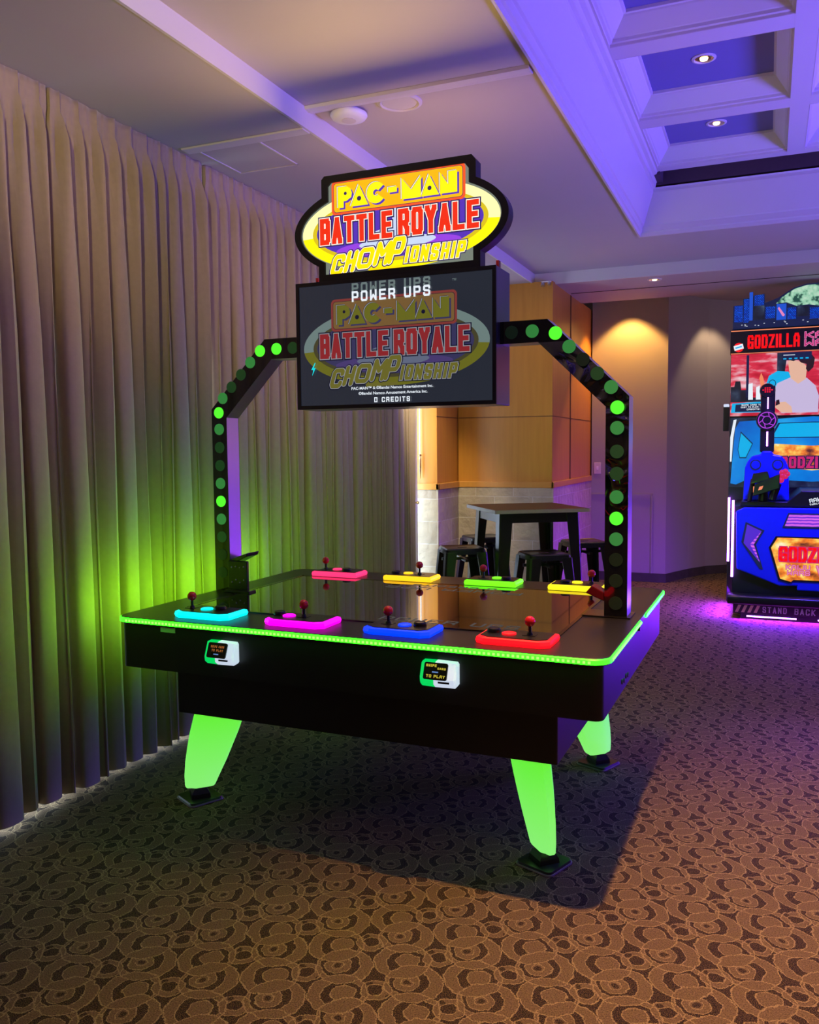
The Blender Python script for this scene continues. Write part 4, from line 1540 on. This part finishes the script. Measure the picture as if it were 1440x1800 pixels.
mb.prism([(.168, .885), (.135, .788), (2 * CC - .135, .788), (2 * CC - .168, .885)], 'y', 7.567, 7.572, 1)
mb.build('light_vent', [M['navy'], M['violetmesh']], con)
ml = [(.083, .693), (.036, .607), (.110, .356), (.192, .334), (.211, .352)]
mq = ml + mir(ml)
cx_, cz_ = CC, .52
mb = C()
mb.prism([(cx_ + (a - cx_) * 1.05, cz_ + (b - cz_) * 1.06) for a, b in mq], 'y', 7.566, 7.576, 0)
mb.prism(mq, 'y', 7.562, 7.570, 1)
lm = mb.build('title_panel', [M['blackplastic'], M['flame']], con)
pf_ = Plane(Vector((0, 7.5615, 0)) - Vector(CO))
mb = MB()
for grow, d, mi in ((.007, .001, 1), (0, .002, 0)):
    fit_text(mb, pf_, d, 'GODZILLA', .098, 2 * CC - .098, .500, .620, .021, .009, grow=grow, mi=mi)
    fit_text(mb, pf_, d, 'KAIJU', .150, .330, .435, .474, .007, .008, grow=grow * .4, mi=mi + 2 * (1 - mi) if mi == 0 else mi)
    fit_text(mb, pf_, d, 'WARS', .162, .330, .390, .428, .007, .008, grow=grow * .4, mi=mi + 2 * (1 - mi) if mi == 0 else mi)
    fit_text(mb, pf_, d, 'VR', .375, .50, .395, .475, .014, .01, grow=grow * .6, mi=mi + 2 * (1 - mi) if mi == 0 else mi)
mb.build('title_text', [M['redlit'], M['pinkdeep'], M['pinklit']], lm)
# counter and badge
C().prism([(-.21, .945), (-.20, .985), (.150, .985), (.255, 1.075), (2 * CC - .255, 1.075), (2 * CC - .150, .985), (2 * CC + .20, .985), (2 * CC + .21, .945)], 'y', 7.60, 8.40).build('counter', M['blackplastic'], con, bevel=.006)
pb = Plane(Vector((.352, 7.599, .985)) - Vector(CO), (math.cos(.25), 0, math.sin(.25)), (-math.sin(.25), 0, math.cos(.25)))
mb = MB()
stroke(mb, pb, .001, 'RAW', -.035, 0, .026, .034, .006, .004)
fit_text(mb, pb, .001, 'THRILLS', -.04, .05, -.02, -.006, .003, .003)
mb.build('maker_badge', M['whitelit'], con)
# violet strips on the left flank and right flank
for s in (0, 1):
    for xx, yy, z0, z1 in ((-.262, 7.60, .35, .992), (-.322, 8.30, .39, .975)):
        x_ = xx if s == 0 else 2 * CC - xx
        mb = C()
        mb.box(x_ - .009, x_ + .009, yy - .016, yy, z0, z1)
        mb.build('light_strip', M['violetled'], con)
# back cabinet
back = C().box(XL, XR, YS + .004, 8.78, 0, 2.50).build('rear_cabinet', M['blackplastic'], SG, bevel=.006)
art = C().box(XL + .004, XR - .004, YS - .004, YS + .006, 1.066, 1.70).build('art_panel', M['artdark'], back)


def flat(poly, y, t=.003):
    return C().prism(poly, 'y', y, y - t)


sw = [(-.318, 1.10), (-.30, 1.40), (-.285, 1.60), (-.25, 1.665), (CC, 1.70), (CC, 1.12), (-.15, 1.15), (-.27, 1.09)]
for q in (sw, mir(sw)):
    flat(q, YS - .004).build('art_panel', M['artblue'], back)
hexa = [(-.255, 1.41), (-.235, 1.56), (-.14, 1.46), (-.19, 1.34), (-.24, 1.34)]
bar = [(.03, 1.52), (.09, 1.64), (CC, 1.645), (CC, 1.52)]
mb = C()
for q in (hexa, mir(hexa), bar, mir(bar)):
    c = (sum(a for a, b in q) / len(q), sum(b for a, b in q) / len(q))
    mb.prism([(c[0] + (a - c[0]) * 1.12, c[1] + (b - c[1]) * 1.12) for a, b in q], 'y', YS - .007, YS - .009, 0)
    mb.prism(q, 'y', YS - .009, YS - .011, 1)
mb.build('art_panel', [M['navy'], M['artcyan']], back)
fl = [(.05, 1.46), (.02, 1.38), (.10, 1.25), (CC, 1.22), (CC, 1.44)]
for q in (fl, mir(fl)):
    flat(q, YS - .008).build('art_panel', M['flame'], back)
wt = [(-.326, 1.30), (-.326, 1.52), (-.300, 1.68), (-.275, 1.685), (-.300, 1.52), (-.312, 1.30)]
for q in (wt, mir(wt)):
    flat(q, YS - .009).build('art_panel', M['whitelit'], back)
pa = Plane(Vector((0, YS - .0125, 0)) - Vector(CO))
mb = MB()
for grow, d, mi in ((.008, .001, 1), (0, .002, 0)):
    fit_text(mb, pa, d, 'GODZILLA', .10, 2 * CC - .10, 1.24, 1.345, .022, .010, grow=grow, mi=mi)
mb.build('art_text', [M['pinkdeep'], M['navy']], art)
# screen
scr = C().box(XL + .004, XR - .004, YS - .012, YS + .006, 1.715, 2.275).build('display', M['cityred'], back)
yq = YS - .013
mb = C()


def pic(q, k, mi):
    mb.face([(a, yq - .0006 * k, b) for a, b in q], mi)


pic([(-.20, 2.262), (-.178, 2.262), (-.178, 1.86), (-.20, 1.86)], 1, 0)
pic([(-.33, 1.84), (-.33, 1.98), (-.30, 1.98), (-.29, 2.03), (-.25, 2.03), (-.24, 1.95), (-.20, 1.95), (-.20, 1.88), (.0, 1.88), (.0, 1.84)], 1, 1)
pic([(-.18, 1.86), (-.18, 2.00), (-.145, 2.01), (-.14, 1.86)], 2, 4)
pic([(-.115, 1.86), (-.115, 1.97), (-.085, 1.985), (-.075, 1.86)], 2, 4)
pic([(.055, 2.27), (.055, 2.07), (.12, 2.10), (.14, 2.27)], 1, 1)
# robot arm in the picture
pic([(-.09, 2.05), (-.075, 2.10), (-.055, 2.05), (-.04, 1.96), (-.07, 1.95)], 2, 6)
pic([(-.03, 2.00), (-.01, 2.07), (.06, 2.11), (.15, 2.10), (.18, 2.03), (.10, 2.0), (.07, 1.94), (.0, 1.95)], 2, 5)
pic([(.02 + .03 * math.cos(2 * PI * i / 16), 2.00 + .035 * math.sin(2 * PI * i / 16)) for i in range(16)], 3, 0)
pic([(.02 + .024 * math.cos(2 * PI * i / 16), 2.00 + .029 * math.sin(2 * PI * i / 16)) for i in range(16)], 4, 5)
# person in the picture: light shirt, head tipped back, dark cap
pic([(.10, 1.735), (.02, 1.90), (.06, 2.00), (.17, 2.05), (.30, 2.04), (.37, 1.97), (.40, 1.88), (.395, 1.735)], 5, 3)
pic([(.17, 2.04), (.155, 2.11), (.145, 2.19), (.17, 2.205), (.25, 2.18), (.30, 2.14), (.29, 2.03), (.23, 1.99)], 6, 2)
pic([(.16, 2.20), (.14, 2.23), (.19, 2.262), (.32, 2.262), (.36, 2.21), (.35, 2.13), (.31, 2.09), (.29, 2.12), (.295, 2.16), (.25, 2.175), (.22, 2.21), (.19, 2.19)], 7, 7)
pic([(.04, 1.79), (.08, 1.83), (.13, 1.835), (.18, 1.79), (.19, 1.735), (.10, 1.74)], 8, 2)
pic([(.05, 1.80), (.055, 1.85), (.08, 1.855), (.085, 1.815)], 9, 7)
# caption box on the picture
pic([(-.325, 1.745), (-.315, 1.83), (.03, 1.845), (.03, 1.745)], 10, 5)
pic([(-.29, 1.752), (-.285, 1.818), (.015, 1.83), (.015, 1.752)], 11, 0)
pic([(.095, 2.20), (.095, 2.30 - .03), (.335, 2.27), (.335, 2.20)], 12, 0)
for k in range(5):
    pic([(.105 + .045 * k, 2.208), (.105 + .045 * k, 2.22), (.13 + .045 * k, 2.22), (.13 + .045 * k, 2.208)], 13, 5)
pic([(.105, 2.243), (.105, 2.249), (.20, 2.249), (.20, 2.243)], 13, 4)
for k in range(6):
    xx = .405 + .05 * k
    pic([(xx, 1.80), (xx, 2.27), (xx + .012, 2.27), (xx + .012, 1.80)], 2, 1 if k % 2 else 8)
pic([(.42, 1.735), (.42, 2.05), (.60, 2.10), (.72, 2.0), (1.04, 2.02), (1.04, 1.735)], 1, 1)
mb.build('picture', [M['navy'], M['artdark'], M['skin'], M['shirt'], M['whitelit'], M['artcyan'], M['orangeline'], M['hair'], M['pinklit']], scr)
ps = Plane(Vector((0, yq - .009, 0)) - Vector(CO))
mb = MB()
fit_text(mb, ps, 0, 'SWIPE CARD TO PLAY', -.235, .0, 1.806, 1.820, .003, .003)
fit_text(mb, ps, 0, 'COST TO PLAY: 1 GAME', -.24, -.005, 1.786, 1.800, .003, .003)
fit_text(mb, ps, 0, 'CREDITS: 0', -.19, -.05, 1.766, 1.780, .003, .003)
mb.build('picture_text', M['whitelit'], scr)
# header with the title
hd = C().box(XL - .004, XR + .004, YS - .03, YS + .02, 2.272, 2.488).build('header', M['blackplastic'], back)
mb = C()
mb.box(XL, XR, YS - .033, YS - .029, 2.476, 2.484)
mb.box(XL, XR, YS - .033, YS - .029, 2.274, 2.280)
mb.build('header_light', M['orangeline'], hd)
ph = Plane(Vector((0, YS - .031, 0)) - Vector(CO))
mb = MB()
fit_text(mb, ph, .002, 'GODZILLA', -.195, .235, 2.315, 2.437, .0195, .007)
mb.build('header_text', [M['redlit'], M['pinkdeep']], hd)
mb = MB()
for grow, d, mi in ((.004, .001, 1), (0, .002, 0)):
    fit_text(mb, ph, d, 'KAIJU', .275, .62, 2.385, 2.440, .009, .014, grow=grow, mi=mi)
    fit_text(mb, ph, d, 'WARS', .275, .60, 2.318, 2.372, .009, .014, grow=grow, mi=mi)
    fit_text(mb, ph, d, 'VR', .67, .92, 2.318, 2.440, .03, .02, grow=grow, mi=mi)
mb.build('header_text', [M['pinkdeep'], M['pinklit']], hd)
pt_ = Plane(Vector((-.268, YS - .032, 2.332)) - Vector(CO), (math.cos(.25), 0, math.sin(.25)), (-math.sin(.25), 0, math.cos(.25)))
mb = MB()
mb.face([pt_.p(a, b, 0) for a, b in ellipse(.042, .042, 20)], 1)
mb.face([pt_.p(a, b, .001) for a, b in ((-.04, -.02), (.04, -.02), (.04, .024), (-.04, .024))], 0)
mb.face([pt_.p(a, b, .002) for a, b in ((-.028, -.004), (.028, -.004), (.028, .008), (-.028, .008))], 2)
mb.build('sticker', [M['whitelit'], M['redlit'], M['artcyan']], hd)
# skyline board on top
board = [(-.322, 2.50), (-.322, 2.705), (-.285, 2.712), (-.24, 2.712), (-.24, 2.765), (-.185, 2.775), (-.185, 2.82), (-.155, 2.825), (-.155, 2.785), (-.06, 2.80), (-.055, 2.72), (.0, 2.735), (.06, 2.76), (.12, 2.80), (.18, 2.835), (.28, 2.86), (.45, 2.865),
         (.58, 2.82), (.66, 2.77), (.70, 2.79), (.80, 2.79), (.80, 2.74), (.90, 2.74), (.90, 2.80), (.98, 2.80), (.98, 2.70), (1.04, 2.70), (1.04, 2.50)]
sk = C().prism(board, 'y', YS - .015, YS + .015).build('topper', M['navy'], back)
mb = C()
bl = [(-.31, 2.56, -.24, 2.708, 0), (-.232, 2.55, -.188, 2.76, 0), (-.186, 2.57, -.157, 2.82, 2), (-.15, 2.57, -.06, 2.695, 1), (-.145, 2.70, -.065, 2.79, 0), (-.05, 2.58, .03, 2.68, 0), (.04, 2.56, .12, 2.70, 2), (.13, 2.56, .20, 2.66, 0), (.21, 2.58, .30, 2.67, 1),
      (.31, 2.55, .40, 2.65, 0), (.42, 2.56, .50, 2.68, 2), (.52, 2.56, .63, 2.72, 0), (.66, 2.56, .78, 2.78, 0), (.81, 2.56, .88, 2.73, 2), (.91, 2.56, .97, 2.79, 0)]
for a, z0, b, z1, mi in bl:
    mb.box(a, b, YS - .019, YS - .015, z0, z1, mi)
mb.build('skyline_art', [M['city'], M['artdark'], M['skyblue']], sk)
hump = [(.035, 2.705), (.08, 2.755), (.14, 2.797), (.19, 2.825), (.28, 2.848), (.44, 2.852), (.56, 2.815), (.60, 2.74), (.50, 2.69), (.40, 2.66), (.30, 2.68), (.20, 2.675), (.12, 2.71)]
C().prism(hump, 'y', YS - .0175, YS - .015).build('skyline_art', M['mint'], sk)
mb = C()
mb.box(-.31, 1.03, YS - .022, YS - .019, 2.51, 2.555, 0)
mb.hull8([(.05, YS - .022, 2.66), (.09, YS - .022, 2.59), (.10, YS - .019, 2.59), (.06, YS - .019, 2.66), (.06, YS - .022, 2.675), (.11, YS - .022, 2.60), (.11, YS - .019, 2.60), (.06, YS - .019, 2.675)], 1)
for k in range(26):
    xx = random.uniform(-.3, 1.0)
    zz = random.uniform(2.515, 2.55)
    mb.box(xx, xx + .012, YS - .024, YS - .022, zz, zz + .004, 2)
mb.build('skyline_art', [M['navy'], M['pinklit'], M['whitelit']], sk)


# gun mounts
def mount(cx):
    s = lambda L: [(cx + a, b) for a, b in L]
    d = .175
    q = [(-.180, .985), (-.168, 1.26), (-.150, 1.31), (-.115, 1.358), (-.050, 1.372), (-.035, 1.40), (.035, 1.40), (.050, 1.372), (.115, 1.358), (.150, 1.31), (.168, 1.26), (.180, .985)]
    m_ = C().prism(s(q), 'y', 7.72, 7.90).build('gun_mount', M['blue'], SG, bevel=.012)
    for x in (-.085, .085):
        mb = C()
        mb.frustum((cx + x, 7.722, 1.285), (cx + x, 7.714, 1.285), .045, .043, 24)
        mb.frustum((cx + x, 7.715, 1.285), (cx + x, 7.710, 1.285), .034, .032, 24, 1)
        mb.build('speaker_ring', [M['navy'], M['blue']], m_)
    mb = C()
    mb.box(cx - .055, cx + .055, 7.74, 7.86, 1.39, 1.94)
    mb.build('pole', M['blackplastic'], m_, bevel=.01)
    mb = C()
    mb.box(cx - .006, cx + .006, 7.733, 7.741, 1.44, 1.56)
    mb.box(cx - .004, cx + .004, 7.733, 7.741, 1.75, 1.86)
    mb.build('light_strip', M['violetled'], m_)
    mb = C()
    mb.frustum((cx - .005, 7.74, 1.655), (cx - .005, 7.715, 1.655), .085, .080, 32)
    mb.build('emblem_disc', M['blackplastic'], m_)
    mb = C()
    for r0_, r1_ in ((.062, .070), (.030, .036)):
        o_, i_ = ellipse(r1_, r1_, 32, cx - .005, 1.655), ellipse(r0_, r0_, 32, cx - .005, 1.655)
        for k in range(32):
            j = (k + 1) % 32
            mb.face([(o_[k][0], 7.713, o_[k][1]), (o_[j][0], 7.713, o_[j][1]), (i_[j][0], 7.713, i_[j][1]), (i_[k][0], 7.713, i_[k][1])])
    for k in range(6):
        a = k * PI / 3
        p0 = (cx - .005 + .034 * math.cos(a), 1.655 + .034 * math.sin(a))
        p1 = (cx - .005 + .064 * math.cos(a + .35), 1.655 + .064 * math.sin(a + .35))
        mb.frustum((p0[0], 7.713, p0[1]), (p1[0], 7.713, p1[1]), .004, .004, 6)
    mb.build('emblem_lines', M['violetspill'], m_)
    mb = C()
    mb.frustum((cx - .005, 7.76, 1.90), (cx - .005, 7.73, 1.90), .062, .056, 24)
    mb.build('top_lens', M['blackplastic'], m_)
    mb = C()
    for i in range(-2, 3):
        for j in (-1, 0, 1):
            if abs(i) + abs(j) < 3:
                mb.box(cx - .005 + .017 * i - .006, cx - .005 + .017 * i + .006, 7.726, 7.731, 1.905 + .016 * j - .005, 1.905 + .016 * j + .005)
    mb.build('top_light', M['redlit'], m_)
    # the mounted gun
    mb = C()
    mb.frustum((cx - .02, 7.64, .985), (cx - .02, 7.64, 1.12), .040, .032, 12)
    mb.hull8([(cx - .10, 7.53, 1.03), (cx + .10, 7.50, 1.10), (cx + .10, 7.62, 1.10), (cx - .10, 7.66, 1.03), (cx - .085, 7.53, 1.13), (cx + .10, 7.50, 1.215), (cx + .10, 7.62, 1.215), (cx - .085, 7.66, 1.13)])
    mb.hull8([(cx - .12, 7.55, 1.13), (cx + .03, 7.53, 1.16), (cx + .03, 7.64, 1.16), (cx - .12, 7.64, 1.13), (cx - .10, 7.55, 1.215), (cx + .01, 7.53, 1.235), (cx + .01, 7.64, 1.235), (cx - .10, 7.64, 1.215)])
    mb.frustum((cx - .125, 7.60, .985), (cx - .100, 7.60, 1.17), .018, .020, 10)
    mb.frustum((cx + .045, 7.57, 1.00), (cx + .085, 7.57, 1.14), .030, .036, 10)
    gun = mb.build('gun', M['metalblack'], m_, bevel=.008)
    mb = C()
    for k in range(5):
        a = k * 2 * PI / 5
        mb.ball((cx + .135 + .022 * math.cos(a), 7.53, 1.215 + .022 * math.sin(a)), .021, 10)
    mb.ball((cx + .110, 7.54, 1.165), .024, 10)
    mb.build('gun_muzzle', M['pinkred'], gun, smooth=60)
    mb = C()
    mb.box(cx - .098, cx - .088, 7.578, 7.584, 1.06, 1.11)
    mb.hull8([(cx - .06, 7.520, 1.08), (cx - .03, 7.516, 1.09), (cx - .03, 7.53, 1.09), (cx - .06, 7.535, 1.08), (cx - .05, 7.520, 1.11), (cx - .02, 7.516, 1.12), (cx - .02, 7.53, 1.12), (cx - .05, 7.535, 1.11)])
    mb.build('gun_decal', M['orangeline'], gun)


mount(-.012)
mount(2 * CC + .012)
mb = C()
mb.box(XL - .055, XL - .003, 8.36, 8.44, 1.58, 1.80, 0)
rd = mb.build('card_reader', M['blackplastic'], SG, bevel=.006)
C().box(XL - .052, XL - .006, 8.345, 8.43, 1.80, 1.825).build('reader_light', M['readerwhite'], rd, bevel=.006)
